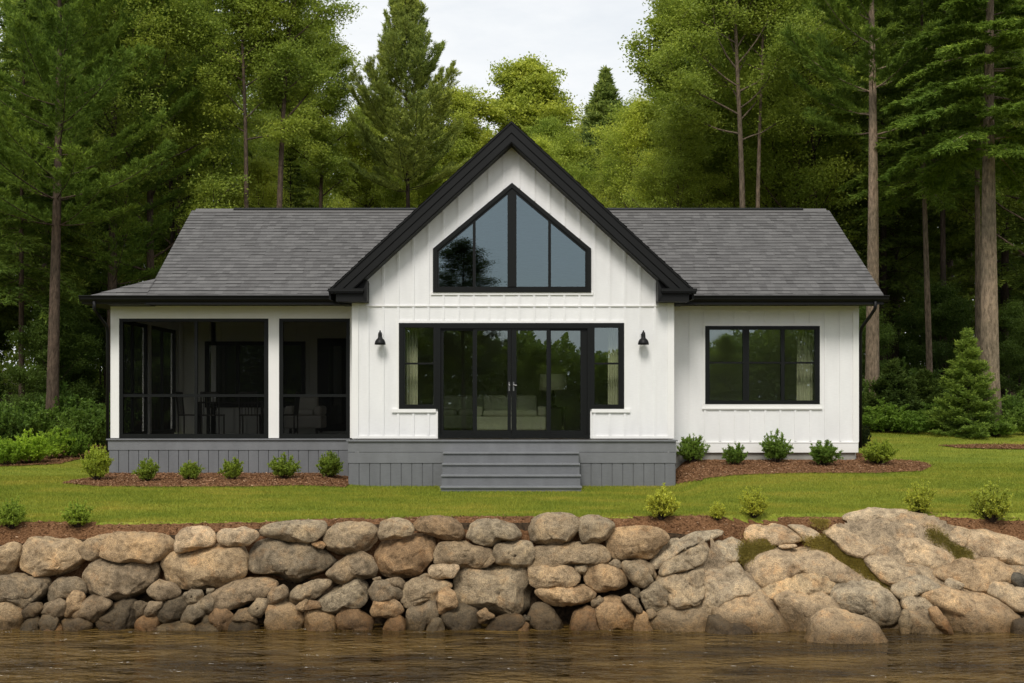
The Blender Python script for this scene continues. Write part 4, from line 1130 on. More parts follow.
mb = MB(); mb.prismx(gut, gxr + .12, 7.60); part(mb, 'gutter', M['black'], roof)
mb = MB(); dx = X(101.5, 24.2)
mb.tube([(dx - .15, Yd(24.2), 3.74), (dx - .15, Yd(24.22), 3.58), (dx - .10, Yd(24.35), 3.46), (pxl - .07, Yd(24.86), 3.28), (pxl - .06, Yd(24.9), 3.15), (pxl - .06, Yd(24.9), .35)], .036, 8)
part(mb, 'downspout', M['black'], roof, smooth=True)
mb = MB()
mb.tube([(7.33, Yd(24.2), 3.74), (7.33, Yd(24.22), 3.60), (7.30, Yd(24.4), 3.48), (wx1 + .07, Yd(24.86), 3.26), (wx1 + .055, Yd(24.92), 3.12), (wx1 + .055, Yd(24.92), .75)], .036, 8)
part(mb, 'downspout', M['black'], roof, smooth=True)

# central gable roof
yF = Yd(23.6); hwid = 184 * 23.6 / F; za = Z(121, 23.6); zt_ = za - hwid * slope
mb = MB()
thk = .20
mb.prism([(apx - hwid + .04, zt_ + .02), (apx, za - .03), (apx + hwid - .04, zt_ + .02), (apx + hwid - .14, zt_ - .04 ), (apx, za - .03 - .27), (apx - hwid + .14, zt_ - .04)], yF + .05, Yd(33))
groof = part(mb, 'gable_roof', M['black'], label='steep central gable roof with wide black rake boards')
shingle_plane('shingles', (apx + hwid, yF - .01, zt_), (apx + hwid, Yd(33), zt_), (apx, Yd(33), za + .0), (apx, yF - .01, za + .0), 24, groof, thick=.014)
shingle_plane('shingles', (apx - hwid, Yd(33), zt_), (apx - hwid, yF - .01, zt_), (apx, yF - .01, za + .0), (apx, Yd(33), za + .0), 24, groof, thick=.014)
nx_, nz_ = math.sin(math.atan(slope)), math.cos(math.atan(slope))
def rake(sgn, o0, o1, ya, yb_):
    """board between vertical offsets o0..o1 below the roof line, cut level at the bottom"""
    zcut = Z(290.5, 23.6)
    def at(o, z): return apx + sgn * ((za - o - z) / slope)
    return [(apx, za - o1), (at(o1, zcut), zcut), (at(o0, zcut), zcut), (apx, za - o0)]
for sgn in (-1, 1):
    mb = MB()
    mb.prism(rake(sgn, .012, .045, 0, 0), yF - .035, yF + .05)
    mb.prism(rake(sgn, .045, .225, 0, 0), yF - .012, yF + .05)
    rb = part(mb, 'rake_board', M['black'], groof)
    mb = MB(); mb.prism(rake(sgn, .225, .25, 0, 0), yF + .018, yF + .05); mb.prism(rake(sgn, .25, .405, 0, 0), yF + .005, yF + .05)
    mb.prism(rake(sgn, .405, .43, 0, 0), yF + .03, y0 - .0)
    part(mb, 'rake_frieze', M['black'], rb)
    # boxed cornice return
    g_ = MB(); d = 23.62
    def sx(px_): return X(px_ if sgn < 0 else 1024 - px_ + 1, d)
    g_.box(sx(329), sx(363), Yd(23.56), y0, Z(293.5, d), Z(291.8, d)); g_.box(sx(328.5), sx(364), Yd(23.53), y0, Z(291.8, d), Z(288.8, d))
    cr = part(g_, 'cornice_return', M['black'], groof)
    g_ = MB(); g_.box(sx(336), sx(366.5), Yd(23.62), Yd(24.3), Z(301.5, d), Z(293.5, d)); g_.box(sx(345), sx(366.5), Yd(23.75), Yd(24.0), Z(288.8, d), Z(279.5, d))
    a_, b_ = sx(363), sx(367)
    pts = [(a_, Z(290, d)), (b_, Z(281, d)), (b_, Z(301, d)), (a_, Z(295.5, d))]
    if sgn > 0: pts = pts[::-1]
    g_.prism(pts, Yd(23.6), y0 + .0)
    g_.box(sx(336), sx(352.2), Yd(24.0), Yd(25.4), Z(301.5, d), Z(291, d))
    part(g_, 'return_box', M['black'], cr)
    # eave fascia running back
    g_ = MB(); xe = apx + sgn * hwid
    g_.box(xe - .02 * sgn, xe - .06 * sgn, yF + .05, Yd(33), zt_ - .16, zt_ - .005)
    part(g_, 'fascia', M['black'], groof)

# --- wall lamps (gooseneck barn lamps)
def wall_lamp():
    r = empty('wall_lamp', (X(381, DG), y0, Z(345, DG)))
    m_ = MB(); m_.lathe((0, 0, .0), [(.0, .0)] * 1 + [(.052, -.02), (.052, 0)], 14, 'y'); m_.v = [(v[0], v[1], v[2] + .18) for v in m_.v]; m_.build('backplate', M['black'], r)
    m_ = MB(); m_.tube([(0, -.02, .18), (0, -.08, .22), (0, -.13, .25), (0, -.16, .235), (0, -.165, .19)], .014, 8); m_.build('arm', M['black'], r, smooth=True)
    m_ = MB(); m_.lathe((0, -.165, 0), [(.004, .285), (.014, .28), (.018, .25), (.034, .24), (.04, .20), (.042, .15), (.05, .125), (.075, .105), (.098, .07), (.108, .03), (.110, .0), (.103, .0), (.09, .06), (.03, .11)], 20); m_.build('shade', M['black'], r, smooth=True)
    m_ = MB(); m_.lathe((0, -.165, 0), [(.012, .10), (.03, .085), (.036, .055), (.025, .03), (.006, .02)], 12); m_.build('bulb', M['trim'], r, smooth=True)
    return r
lamp1 = tag(wall_lamp(), 'black barn-style wall lamp left of the glass doors', 'wall lamp', 'wall lamps beside the glass doors')
lamp2 = lamp1.copy(); C.objects.link(lamp2); lamp2.location.x = X(642.5, DG); lamp2['label'] = 'black barn-style wall lamp right of the glass doors'
for ch in list(lamp1.children):
    c = ch.copy(); C.objects.link(c); c.parent = lamp2

# --- interior things seen dimly through glass and screens
zF = zf
def curtain(x, w, y, z0, z1, label, seed):
    rr = random.Random(seed); n_ = 26; vs = []; mb = MB()
    for j in range(n_ + 1):
        u = j / n_; xx = -w / 2 + w * u; yy = .035 * math.sin(u * math.pi * 9 + rr.random() * .6)
        vs.append((xx, yy))
    b = 0
    for (xx, yy) in vs: mb.v += [(xx, yy, 0), (xx * .94, yy * .8, z1 - z0), (xx * .94, yy * .8 + .006, z1 - z0), (xx, yy + .006, 0)]
    for j in range(n_):
        a_ = j * 4; c_ = a_ + 4
        mb.f += [(a_, c_, c_ + 1, a_ + 1), (a_ + 2, c_ + 2, c_ + 3, a_ + 3), (a_ + 1, c_ + 1, c_ + 2, a_ + 2)]
    o = mb.build('curtain', M['curtain'], None, smooth=True); o.location = (x, y, z0)
    return tag(o, label, 'curtain', 'curtains behind the windows')
curtain(X(411.5, 24.4), .27, Yd(24.35), zF + .02, 3.45, 'pale curtain hanging behind the narrow window left of the doors', 1)
curtain(X(613, 24.4), .22, Yd(24.35), zF + .02, 3.45, 'pale curtain hanging behind the narrow window right of the doors', 2)
curtain(X(804, 25.3), .34, Yd(25.25), 1.06, 3.5, 'pale curtain at the right end of the wing window', 3)

def soft_box(mb, x0, x1, y0_, y1_, z0, z1): mb.box(x0, x1, y0_, y1_, z0, z1)
def sofa(name, loc, w, label, dep=.95, col='fabric'):
    r = empty(name, loc); t = M[col]
    MB().box(-w / 2, w / 2, -dep / 2, dep / 2, .12, .42).build('base', t, r, bev=.04)
    MB().box(-w / 2 + .18, w / 2 - .18, dep / 2 - .25, dep / 2, .42, .88).build('backrest', t, r, bev=.07)
    for s_ in (-1, 1): MB().box(s_ * (w / 2 - .18), s_ * w / 2, -dep / 2, dep / 2, .42, .64).build('armrest', t, r, bev=.05)
    n_ = max(1, round((w - .36) / .7)); cw = (w - .36) / n_
    for k in range(n_): MB().box(-w / 2 + .18 + k * cw + .01, -w / 2 + .18 + (k + 1) * cw - .01, -dep / 2 - .02, dep / 2 - .26, .42, .56).build('cushion', t, r, bev=.05)
    for a_ in (-1, 1):
        for b_ in (-1, 1): MB().box(a_ * (w / 2 - .12) - .03, a_ * (w / 2 - .12) + .03, b_ * (dep / 2 - .1) - .03, b_ * (dep / 2 - .1) + .03, 0, .12).build('foot', M['darkfurn'], r)
    return tag(r, label, 'sofa')
# near sofa seen from behind, just inside the doors
sf = sofa('sofa', (X(510, 26.2), Yd(26.2), zF), 1.55, 'pale sofa standing in the living room behind the two middle door leaves'); sf.rotation_euler[2] = 0
sofa('sofa', (X(458, 27.6), Yd(27.6), zF), 1.6, 'darker grey sofa behind the leftmost door leaf', col='room')
def table(name, loc, w, dep, h_, label, cat='table'):
    r = empty(name, loc)
    MB().box(-w / 2, w / 2, -dep / 2, dep / 2, h_ - .04, h_).build('tabletop', M['darkfurn'], r, bev=.005)
    for a_ in (-1, 1):
        for b_ in (-1, 1): MB().box(a_ * (w / 2 - .05) - .03, a_ * (w / 2 - .05) + .03, b_ * (dep / 2 - .05) - .03, b_ * (dep / 2 - .05) + .03, 0, h_ - .04).build('leg', M['darkfurn'], r)
    return tag(r, label, cat)
table('side_table', (X(553, 26), Yd(26.0), zF), .55, .5, .62, 'small dark side table right of the pale sofa', 'side table')
lmp = empty('table_lamp', (X(553, 26), Yd(26.0), zF + .62))
MB().lathe((0, 0, 0), [(.09, 0), (.09, .02), (.03, .05), (.05, .2), (.02, .36)], 14).build('base', M['darkfurn'], lmp, smooth=True)
MB().lathe((0, 0, .36), [(.30, 0), (.28, .35), (.27, .35), (.29, 0)], 20).build('lamp_shade', M['fabric'], lmp, smooth=True)
tag(lmp, 'table lamp with wide pale drum shade standing on the dark side table', 'lamp')
# porch furniture
zP = zpf + .01
table('dining_table', (X(235, 27.2), Yd(27.2), zP), 1.5, .9, .74, 'dark dining table in the middle of the screened porch')
def chair(loc, rz, label):
    r = empty('porch_chair', loc, rz); m_ = M['darkfurn']
    MB().box(-.21, .21, -.21, .21, .43, .46).build('seat', m_, r)
    for a_ in (-1, 1):
        MB().tube([(a_ * .19, -.19, 0), (a_ * .19, -.19, .43)], .016, 6).build('leg', m_, r)
        MB().tube([(a_ * .19, .2, 0), (a_ * .19, .2, .45), (a_ * .2, .25, .95)], .016, 6).build('leg', m_, r)
    b = MB(); b.box(-.2, .2, .235, .26, .88, .96)
    for k in range(5): b.tube([(-.14 + k * .07, .205, .46), (-.14 + k * .07, .245, .9)], .009, 5)
    b.build('backrest', m_, r)
    return tag(r, label, 'chair', 'dark slatted chairs on the screened porch')
ch = [((X(190, 26.7), Yd(26.7)), 1.5, 'dark slatted porch chair left of the dining table'), ((X(213, 26.4), Yd(26.4)), 3.1, 'dark slatted porch chair in front of the dining table, left of two'),
      ((X(250, 26.4), Yd(26.4)), 3.2, 'dark slatted porch chair in front of the dining table, right of two'), ((X(287, 26.9), Yd(26.9)), -1.6, 'dark slatted porch chair seen in the narrow right screen panel')]
for (p, rz, lb) in ch: chair((p[0], p[1], zP), rz, lb)
sofa('armchair', (X(306, 28.2), Yd(28.2), zP), .85, 'pale armchair beside the porch door behind the right screen', .8)['category'] = 'armchair'
cl = empty('ceiling_light', (X(212.5, 26.6), Yd(26.6), 3.66))
MB().lathe((0, 0, -.05), [(.10, 0), (.11, .03), (.11, .05)], 16).build('housing', M['black'], cl)
MB().lathe((0, 0, -.11), [(.05, 0), (.15, .01), (.16, .05), (.1, .06)], 16).build('shade', M['black'], cl)
tag(cl, 'small dark ceiling light under the porch ceiling', 'ceiling light')

# ------------------------------------------------------------------ vegetation
def leaf_mesh(name, c, a, b, L_, W_):
    n = len(c); L_ = L_[:, None]; W_ = W_[:, None]
    v = np.stack([c - a * L_, c + b * W_, c + a * L_, c - b * W_], 1).reshape(-1, 3)
    return fast_mesh(name, v, np.arange(4 * n).reshape(-1, 4))
def unit(v): return v / np.maximum(np.linalg.norm(v, axis=-1, keepdims=True), 1e-9)

def rough_trunk(mb, pts, rs, n=10, flare=True):
    mb.tube(pts, rs, n)

def deciduous(seed, Hh, cb, R, tr, n_leaf=30000, lean=(0, 0), leaf=.044, nprim=30, front=1.0):
    rr = random.Random(seed); g = np.random.default_rng(seed); wood = MB()
    npt = 12; P = []; wob = [rr.uniform(-1, 1) for _ in range(4)]
    for i in range(npt + 1):
        t = i / npt
        P.append(Vector((lean[0] * t + .012 * Hh * math.sin(t * 5 + wob[0] * 3) * t, lean[1] * t + .012 * Hh * math.sin(t * 4 + wob[1] * 3) * t, Hh * .96 * t)))
    rs = [tr * (1.25 if i == 0 else 1) * (1 - .9 * (i / npt) ** 1.1) + .012 for i in range(npt + 1)]
    wood.tube(P, rs, 9)
    def tp(t):
        u = t * npt; i = min(int(u), npt - 1); return P[i].lerp(P[i + 1], u - i)
    clumps = []
    for k in range(nprim):
        t = cb + (1 - cb) * ((k + .5) / nprim) ** .9 * .97
        u = (t - cb) / (1 - cb)
        az = k * 2.39996 + rr.uniform(-.4, .4)
        if front < 1 and math.sin(az) < -.35 and rr.random() > front: continue
        prof = (math.sin(math.pi * min(1, .22 + u * .8)) ** .7)
        Lb = R * prof * rr.uniform(.7, 1.15) + .3
        el = rad(22 + 42 * u + rr.uniform(-10, 12))
        s0 = tp(t); dirv = Vector((math.cos(az) * math.cos(el), math.sin(az) * math.cos(el), math.sin(el)))
        pts = [s0]; q = s0.copy(); dv = dirv.copy(); ns = 6
        for j in range(ns):
            dv = (dv + Vector((rr.uniform(-.22, .22), rr.uniform(-.22, .22), rr.uniform(-.05, .16)))).normalized()
            q = q + dv * Lb / ns; pts.append(q.copy())
        r0 = max(.010, tr * .28 * (1 - u * .7) * Lb / R)
        wood.tube(pts, [r0 * (1 - .85 * j / ns) + .004 for j in range(ns + 1)], 5, cap=False)
        nsb = max(4, int(9 * Lb / R))
        for j in range(nsb):
            tt = .36 + .64 * (j + rr.random()) / nsb; uu = tt * ns; i = min(int(uu), ns - 1)
            s1 = pts[i].lerp(pts[i + 1], uu - i)
            dd = (dv * .6 + Vector((rr.uniform(-1, 1), rr.uniform(-1, 1), rr.uniform(-.35, .6)))).normalized()
            L2 = Lb * rr.uniform(.18, .38) * (1.15 - tt * .4) + .15
            e1 = s1 + dd * L2
            wood.tube([s1, s1.lerp(e1, .5) + Vector((0, 0, .04 * L2)), e1], [r0 * .3 + .004, r0 * .2 + .003, .003], 3, cap=False)
            for m_ in range(4):
                f = .3 + .7 * m_ / 3
                c = s1.lerp(e1, f)
                clumps.append((c.x + rr.gauss(0, .12), c.y + rr.gauss(0, .12), c.z + rr.gauss(0, .08), rr.uniform(.16, .34) * (R / 3.0) ** .5))
    n_leaf = int(n_leaf * 2.0); cl_ = np.array(clumps); per = max(8, n_leaf // len(cl_)); idx = np.repeat(np.arange(len(cl_)), per); n = len(idx)
    c = cl_[idx, :3] + g.normal(0, 1, (n, 3)) * cl_[idx, 3:4] * np.array([1, 1, .42])
    nr = unit(g.normal(0, 1, (n, 3)) * np.array([1, 1, .7]) + np.array([0, -.1, 1.1]))
    a_ = unit(np.cross(nr, g.normal(0, 1, (n, 3)))); b_ = np.cross(nr, a_)
    sz_ = g.uniform(.65, 1.25, n) * leaf
    return wood.mesh('trunk'), leaf_mesh('crown', c, a_, b_, sz_, sz_ * .55)

def conifer(seed, Hh, cb, R, tr, kind='pine', n_leaf=36000, lean=(0, 0), needle=.10, shape=.72, sparse=0.0, front=1.0, el0=0, dens=1.0):
    rr = random.Random(seed); g = np.random.default_rng(seed); wood = MB()
    npt = 10; P = []; w0 = rr.uniform(0, 6)
    for i in range(npt + 1):
        t = i / npt; P.append(Vector((lean[0] * t + .006 * Hh * math.sin(t * 4 + w0) * t, lean[1] * t, Hh * .985 * t)))
    rs = [tr * (1.3 if i == 0 else 1) * (1 - .93 * (i / npt)) + .01 for i in range(npt + 1)]
    wood.tube(P, rs, 10)
    def tp(t):
        u = t * npt; i = min(int(u), npt - 1); return P[i].lerp(P[i + 1], u - i)
    segs = []
    spacing = 1 / dens * {'pine': .62, 'hemlock': .36, 'fir': .16}[kind] * max(.5, R / 3.2) ** .4
    nw = max(8, int(Hh * (1 - cb) / spacing)); az = rr.uniform(0, 6)
    for k in range(nw):
        u = (k + .5) / nw; t = cb + (1 - cb) * u
        nb = {'pine': 5, 'hemlock': 4, 'fir': 6}[kind]
        for b_ in range(nb):
            if rr.random() < sparse: continue
            az += 2.39996 + rr.uniform(-.3, .3)
            if front < 1 and u < .6 and math.sin(az) < -.35 and rr.random() > front: continue
            if kind == 'pine':
                prof = (1 - u) ** shape * (.55 + .45 * min(1, u * 4 + .35)); el = rad(4 + el0 + (42 - el0 * .4) * u ** 1.3 + rr.uniform(-9, 9)); Lb = R * prof * (rr.uniform(.62, 1.15) if dens == 1 else rr.uniform(.72, 1.05)) + .25
            elif kind == 'hemlock':
                prof = (1 - u) ** .8; el = rad(-4 + 30 * u + rr.uniform(-10, 10)); Lb = R * prof * rr.uniform(.6, 1.1) + .2
            else:
                prof = (1 - u) ** .9; el = rad(2 + 35 * u + rr.uniform(-8, 8)); Lb = R * prof * rr.uniform(.75, 1.1) + .06
            s0 = tp(t) + Vector((0, 0, rr.uniform(-.1, .1)))
            q = s0.copy(); pts = [q.copy()]; ns = 6
            hd = Vector((math.cos(az), math.sin(az), 0)); e = el
            for j in range(ns):
                e += (rad(6) if kind == 'pine' else rad(-4) if kind == 'hemlock' else rad(2)) + rr.uniform(-.06, .06)
                hd = (hd + Vector((rr.uniform(-.1, .1), rr.uniform(-.1, .1), 0))).normalized()
                q = q + (hd * math.cos(e) + Vector((0, 0, math.sin(e)))) * Lb / ns; pts.append(q.copy())
            r0 = max(.006, tr * .13 * (1 - u * .6) * (Lb / R))
            wood.tube(pts, [r0 * (1 - .85 * j / ns) + .003 for j in range(ns + 1)], 4, cap=False)
            nsb = max(6, int(19 * (Lb / R) ** .6))
            for j in range(nsb):
                tt = (.14 if kind != 'fir' else .1) + (.86 if kind != 'fir' else .9) * (j + rr.random() * .6) / nsb; uu = min(tt, .999) * ns; i = int(uu)
                s1 = pts[i].lerp(pts[i + 1], uu - i); fw = (pts[i + 1] - pts[i]).normalized(); sd_ = fw.cross(Vector((0, 0, 1))).normalized()
                sg = 1 if j % 2 else -1
                dd = (fw * .8 + sd_ * sg * rr.uniform(.5, 1.0) + Vector((0, 0, rr.uniform(.0, .35) if kind == 'pine' else rr.uniform(-.25, .1)))).normalized()
                L2 = Lb * .34 * (1.15 - tt * .75) * rr.uniform(.7, 1.2) + .06
                e1 = s1 + dd * L2
                segs.append((*s1, *e1, 1.0))
                if kind != 'fir' and rr.random() < .5:
                    s2 = s1.lerp(e1, .45); dd2 = (dd + sd_ * -sg * .8).normalized(); segs.append((*s2, *(s2 + dd2 * L2 * .5), .6))
            segs.append((*pts[-2], *(pts[-1] + (pts[-1] - pts[-2]) * .4), 1.0))
    # a tuft at the leader
    segs.append((*tp(.94), *(tp(1.0) + Vector((0, 0, .1))), 1.0))
    sg_ = np.array(segs); p0 = sg_[:, :3]; p1 = sg_[:, 3:6]; ln = np.linalg.norm(p1 - p0, axis=1)
    w_ = ln + .12; cnt = np.maximum(4, (n_leaf * w_ / w_.sum())).astype(int); idx = np.repeat(np.arange(len(sg_)), cnt); n = len(idx)
    f = g.random(n) ** .75; ax = unit(p1 - p0)[idx]
    c = p0[idx] + (p1 - p0)[idx] * f[:, None]
    sp_ = {'pine': .85, 'hemlock': .75, 'fir': .8}[kind]
    up = {'pine': .35, 'hemlock': -.02, 'fir': .12}[kind]
    dirs = unit(ax + g.normal(0, sp_, (n, 3)) * np.array([1, 1, .45 if kind != 'pine' else .7]) + np.array([0, 0, up]))
    ll = g.uniform(.6, 1.2, n) * needle
    c = c + dirs * ll[:, None] * .8 + g.normal(0, .02, (n, 3))
    nr = unit(g.normal(0, .8, (n, 3)) + np.array([0, -.1, 1.2])); b_ = unit(np.cross(nr, dirs))
    return wood.mesh('trunk'), leaf_mesh('crown', c, dirs, b_, ll, ll * (.17 if kind == 'pine' else .24))

def place_tree(name, meshes, x, d, sc, rz, label, cat, group, leafcol, barkcol, zoff=0, scz=None, lm=None):
    r = empty(name, (x, Yd(d), float(terrain(x, d)) - .08 + zoff), rz); r.scale = (sc, sc, scz or sc)
    tag(r, label, cat, group)
    link('trunk', meshes[0], M['bark'], r, barkcol, True)
    link('crown', meshes[1], lm or M['leaf'], r, leafcol)
    return r

PINE = (.17, .24, .045); PINE_D = (.13, .185, .036); LEAFY = (.30, .39, .06); LEAFY_Y = (.42, .50, .08); LEAFY_D = (.23, .33, .048); FIR = (.21, .31, .06)
BK = (.115, .085, .064); BKD = (.055, .042, .034); BKL = (.175, .135, .10)
def ht(py, d, x=0): return ZC - (py - HY) * d / F - float(terrain(x, d))

# hero trees
def hero(name, kind, px, d, ytop, cbpy, Rpx, trpx, seed, label, cat, leafcol, barkcol, lean_px=0, **kw):
    x = X(px, d); Hh = ht(ytop, d, x); cb = max(.02, min(.9, ht(cbpy, d, x) / Hh)); R = Rpx * d / F; tr = trpx * d / F / 2
    lean = (lean_px * d / F, 0)
    if kind == 'dec': ms = deciduous(seed, Hh, cb, R, tr, lean=lean, **kw); lm = M['leaf']
    else: ms = conifer(seed, Hh, cb, R, tr, kind, lean=lean, **kw); lm = M['needle']
    return place_tree(name, ms, x, d, 1, 0, label, cat, None, leafcol, barkcol, lm=lm)
hero('pine_tree', 'pine', 408, 42, 0, 190, 80, 7, 21, 'tall open-branched pine rising behind the left side of the gable against the sky', 'tree', (.36, .44, .11), BKD, n_leaf=170000, needle=.07, shape=.5, el0=10, front=.8, dens=1.6)
hero('pine_tree', 'pine', 52, 33, -110, 230, 118, 13, 22, 'big pine with a bare lower trunk and layered boughs at the far left', 'tree', (0.174, 0.270, 0.045), BK, n_leaf=110000, needle=.075, lean_px=8, front=.85)
hero('pine_tree', 'pine', 112, 36, -130, 290, 120, 12, 23, 'dark-trunked pine right of the far left pine, beside the porch corner', 'tree', (0.143, 0.230, 0.039), BK, n_leaf=110000, needle=.08, front=.35)
hero('hemlock_tree', 'hemlock', 22, 35, -60, 300, 88, 6, 24, 'slender dark hemlock at the left edge of the photo', 'tree', (0.139, 0.216, 0.039), BK, n_leaf=50000, needle=.085)
hero('leafy_tree', 'dec', 244, 37, -60, 130, 62, 6.5, 25, 'tall straight slim-trunked tree behind the left roof', 'tree', LEAFY, BK, n_leaf=26000, front=.25)
hero('leafy_tree', 'dec', 268, 37.5, -70, 110, 62, 8.5, 26, 'leaning slim tree behind the left roof, right of the straight one', 'tree', LEAFY, BK, lean_px=28, n_leaf=26000, front=.2)
hero('leafy_tree', 'dec', 172, 41, -70, 170, 80, 6, 27, 'dense leafy tree between the dark pines and the left roof ridge', 'tree', LEAFY_D, BKD, n_leaf=44000)
hero('leafy_tree', 'dec', 524, 52, 56, 200, 52, 6, 28, 'yellow-green tree whose top shows just right of the gable peak', 'tree', LEAFY_Y, BK, n_leaf=36000, leaf=.07)
hero('spruce_tree', 'fir', 604, 56, 66, 165, 33, 5, 29, 'small pointed spruce on the skyline right of the gable peak', 'tree', (.26, .35, .10), BKD, n_leaf=26000, needle=.14)
hero('leafy_tree', 'dec', 741, 37, -90, 130, 96, 8, 30, 'large spreading leafy tree behind the middle of the right roof', 'tree', LEAFY, BKL, n_leaf=50000, nprim=38, front=.2)
hero('leafy_tree', 'dec', 759, 37.6, -60, 60, 70, 5.5, 31, 'thin pale-trunked tree just right of the large spreading tree', 'tree', LEAFY_D, BKL, n_leaf=20000, front=.1)
hero('pine_tree', 'pine', 872, 33, -160, 140, 115, 15, 32, 'stout pale-barked pine behind the right corner of the house', 'tree', (0.162, 0.254, 0.042), (.26, .20, .145), n_leaf=110000, needle=.075, front=.3)
hero('pine_tree', 'hemlock', 990, 29.5, -170, 150, 105, 20, 33, 'thickest pine trunk at the right edge with boughs above', 'tree', (0.167, 0.263, 0.042), (.26, .205, .15), n_leaf=190000, needle=.065)
hero('hemlock_tree', 'hemlock', 931, 34, -120, 190, 80, 6.5, 34, 'slim slightly leaning trunk between the stout pine and the thick right pine', 'tree', (0.143, 0.223, 0.036), BKL, lean_px=-12, n_leaf=46000, needle=.08)
hero('hemlock_tree', 'hemlock', 944, 39, -140, 170, 85, 7, 35, 'dark slim trunk just right of the slightly leaning one', 'tree', (0.128, 0.200, 0.033), BKD, n_leaf=40000, needle=.09)
hero('hemlock_tree', 'hemlock', 978, 33, -160, 130, 85, 7, 36, 'slim trunk touching the left side of the thickest right pine', 'tree', (0.143, 0.223, 0.036), BKL, n_leaf=40000, needle=.08)
hero('leafy_tree', 'dec', 690, 44, -40, 205, 66, 7, 37, 'leafy tree with a rounded light green edge against the sky, left of the spreading one', 'tree', LEAFY, BK, n_leaf=52000, leaf=.065, nprim=36)
hero('leafy_tree', 'dec', 815, 42, -110, 170, 92, 6, 38, 'leafy tree behind the right end of the right roof', 'tree', LEAFY_D, BKD, n_leaf=50000)
hero('leafy_tree', 'dec', 318, 46, 12, 190, 44, 6, 51, 'rounded leafy tree filling the gap right of the leaning slim tree', 'tree', LEAFY, BK, n_leaf=34000)
hero('leafy_tree', 'dec', 366, 50, 104, 215, 44, 5, 52, 'low yellow-green tree under the left side of the tall open pine', 'tree', LEAFY_Y, BK, n_leaf=30000)
hero('leafy_tree', 'dec', 463, 51, 84, 215, 40, 5, 53, 'low yellow-green tree between the tall open pine and the gable peak', 'tree', LEAFY_Y, BK, n_leaf=30000)
# young evergreens and thicket by the right of the house
hero('fir_sapling', 'fir', 968, 29.0, 330, 436, 37, 4.5, 39, 'bushy young fir standing on the lawn edge in front of the thick right pine', 'young fir', FIR, BKD, n_leaf=36000, needle=.05)
hero('fir_sapling', 'fir', 892, 31.0, 362, 428, 38, 4, 40, 'darker low young fir just right of the house corner', 'young fir', (.08, .125, .028), BKD, n_leaf=26000, needle=.055)
hero('fir_sapling', 'fir', 925, 32.0, 372, 425, 36, 4, 41, 'low young fir between the house corner fir and the bushy fir', 'young fir', (.07, .115, .025), BKD, n_leaf=22000, needle=.055)

# filler forest prototypes
rs_ = random.Random(99)
proto = []
for k in range(3): proto.append(('dec', deciduous(200 + k, 16, .30, 3.2, .15, n_leaf=40000, leaf=.046)))
for k in range(3): proto.append(('con', conifer(210 + k, 17, .22, 3.3, .17, ['hemlock', 'pine', 'hemlock'][k], n_leaf=60000, needle=.095)))
proto.append(('low', deciduous(220, 7, .08, 2.4, .07, n_leaf=28000, leaf=.05, nprim=26)))
proto.append(('low', deciduous(221, 8, .10, 2.6, .07, n_leaf=28000, leaf=.05, nprim=26)))
SKY_PX = [-400, 330, 352, 385, 440, 470, 500, 545, 575, 620, 640, 660, 1400]
SKY_Y = [-90, -90, 120, 130, 118, 85, 78, 62, 92, 100, 60, -60, -100]
cnt = 0
for row, d0 in enumerate([37.5, 41, 45, 49, 54, 60, 67]):
    half = 512 * d0 / F + 5; step = 3.9 + row * .32
    nx = int(2 * half / step)
    for i in range(nx):
        x = -half + (i + .5) * step + rs_.uniform(-1.0, 1.0); d = d0 + rs_.uniform(-1.3, 1.3); px = 512 + x * F / d
        rpx = 3.6 * F / d; ys = float(np.max(np.interp(np.linspace(px - rpx, px + rpx, 15), SKY_PX, SKY_Y))) + rs_.uniform(-8, 28)
        hh = ht(ys, d, x); cen = 345 < px < 645
        if cen and row < 2: continue
        if row == 0 and 185 < px < 850: continue
        if row == 0 and (abs(px - 52) < 30 or abs(px - 112) < 26 or abs(px - 873) < 30): continue
        zone = 'left' if px < 345 else 'centre' if px < 645 else 'right'
        dark = rs_.random()
        if zone == 'centre': pick = rs_.choice([0, 1, 2, 0, 1, 2, 6, 7]); col = rs_.choice([LEAFY_Y, LEAFY, LEAFY_Y]);
        elif dark < (.75 if px < 130 or px > 850 else .25 if px < 200 or px > 800 else .04): pick = rs_.choice([3, 4, 5]); col = PINE if rs_.random() < .5 else PINE_D
        elif 200 < px < 800: pick = rs_.choice([0, 1, 2]); col = rs_.choice([LEAFY, LEAFY, LEAFY_Y])
        else: pick = rs_.choice([0, 1, 2]); col = LEAFY_D if rs_.random() < .6 else LEAFY
        kd, ms = proto[pick]
        H0 = {'dec': 16, 'con': 17, 'low': 7.5}[kd]
        if kd == 'low' : hh = hh * rs_.uniform(.7, .97)
        hh = min(hh, 24); scz = hh / H0; sc = max(.8, min(1.35, scz)) * (.8 if 250 < px < 720 else 1) * rs_.uniform(.95, 1.15)
        j = rs_.uniform(.8, 1.2); col = tuple(c * j for c in col)
        con = kd == 'con'
        wh = {'left': 'left of the gable behind the porch side', 'centre': 'directly behind the gable peak', 'right': 'right of the gable behind the wing'}[zone]
        place_tree('conifer_tree' if con else 'leafy_tree', ms, x, d, sc, rs_.uniform(0, 6.28), ('dark conifer' if con else 'yellow-green leafy tree' if zone == 'centre' else 'leafy green tree') + ' deep in the forest ' + wh, 'tree',
                   ('conifers' if con else 'leafy trees') + ' deep in the forest ' + wh, col, BKD if con else BK, scz=scz, lm=M['needle'] if con else M['leaf']); cnt += 1
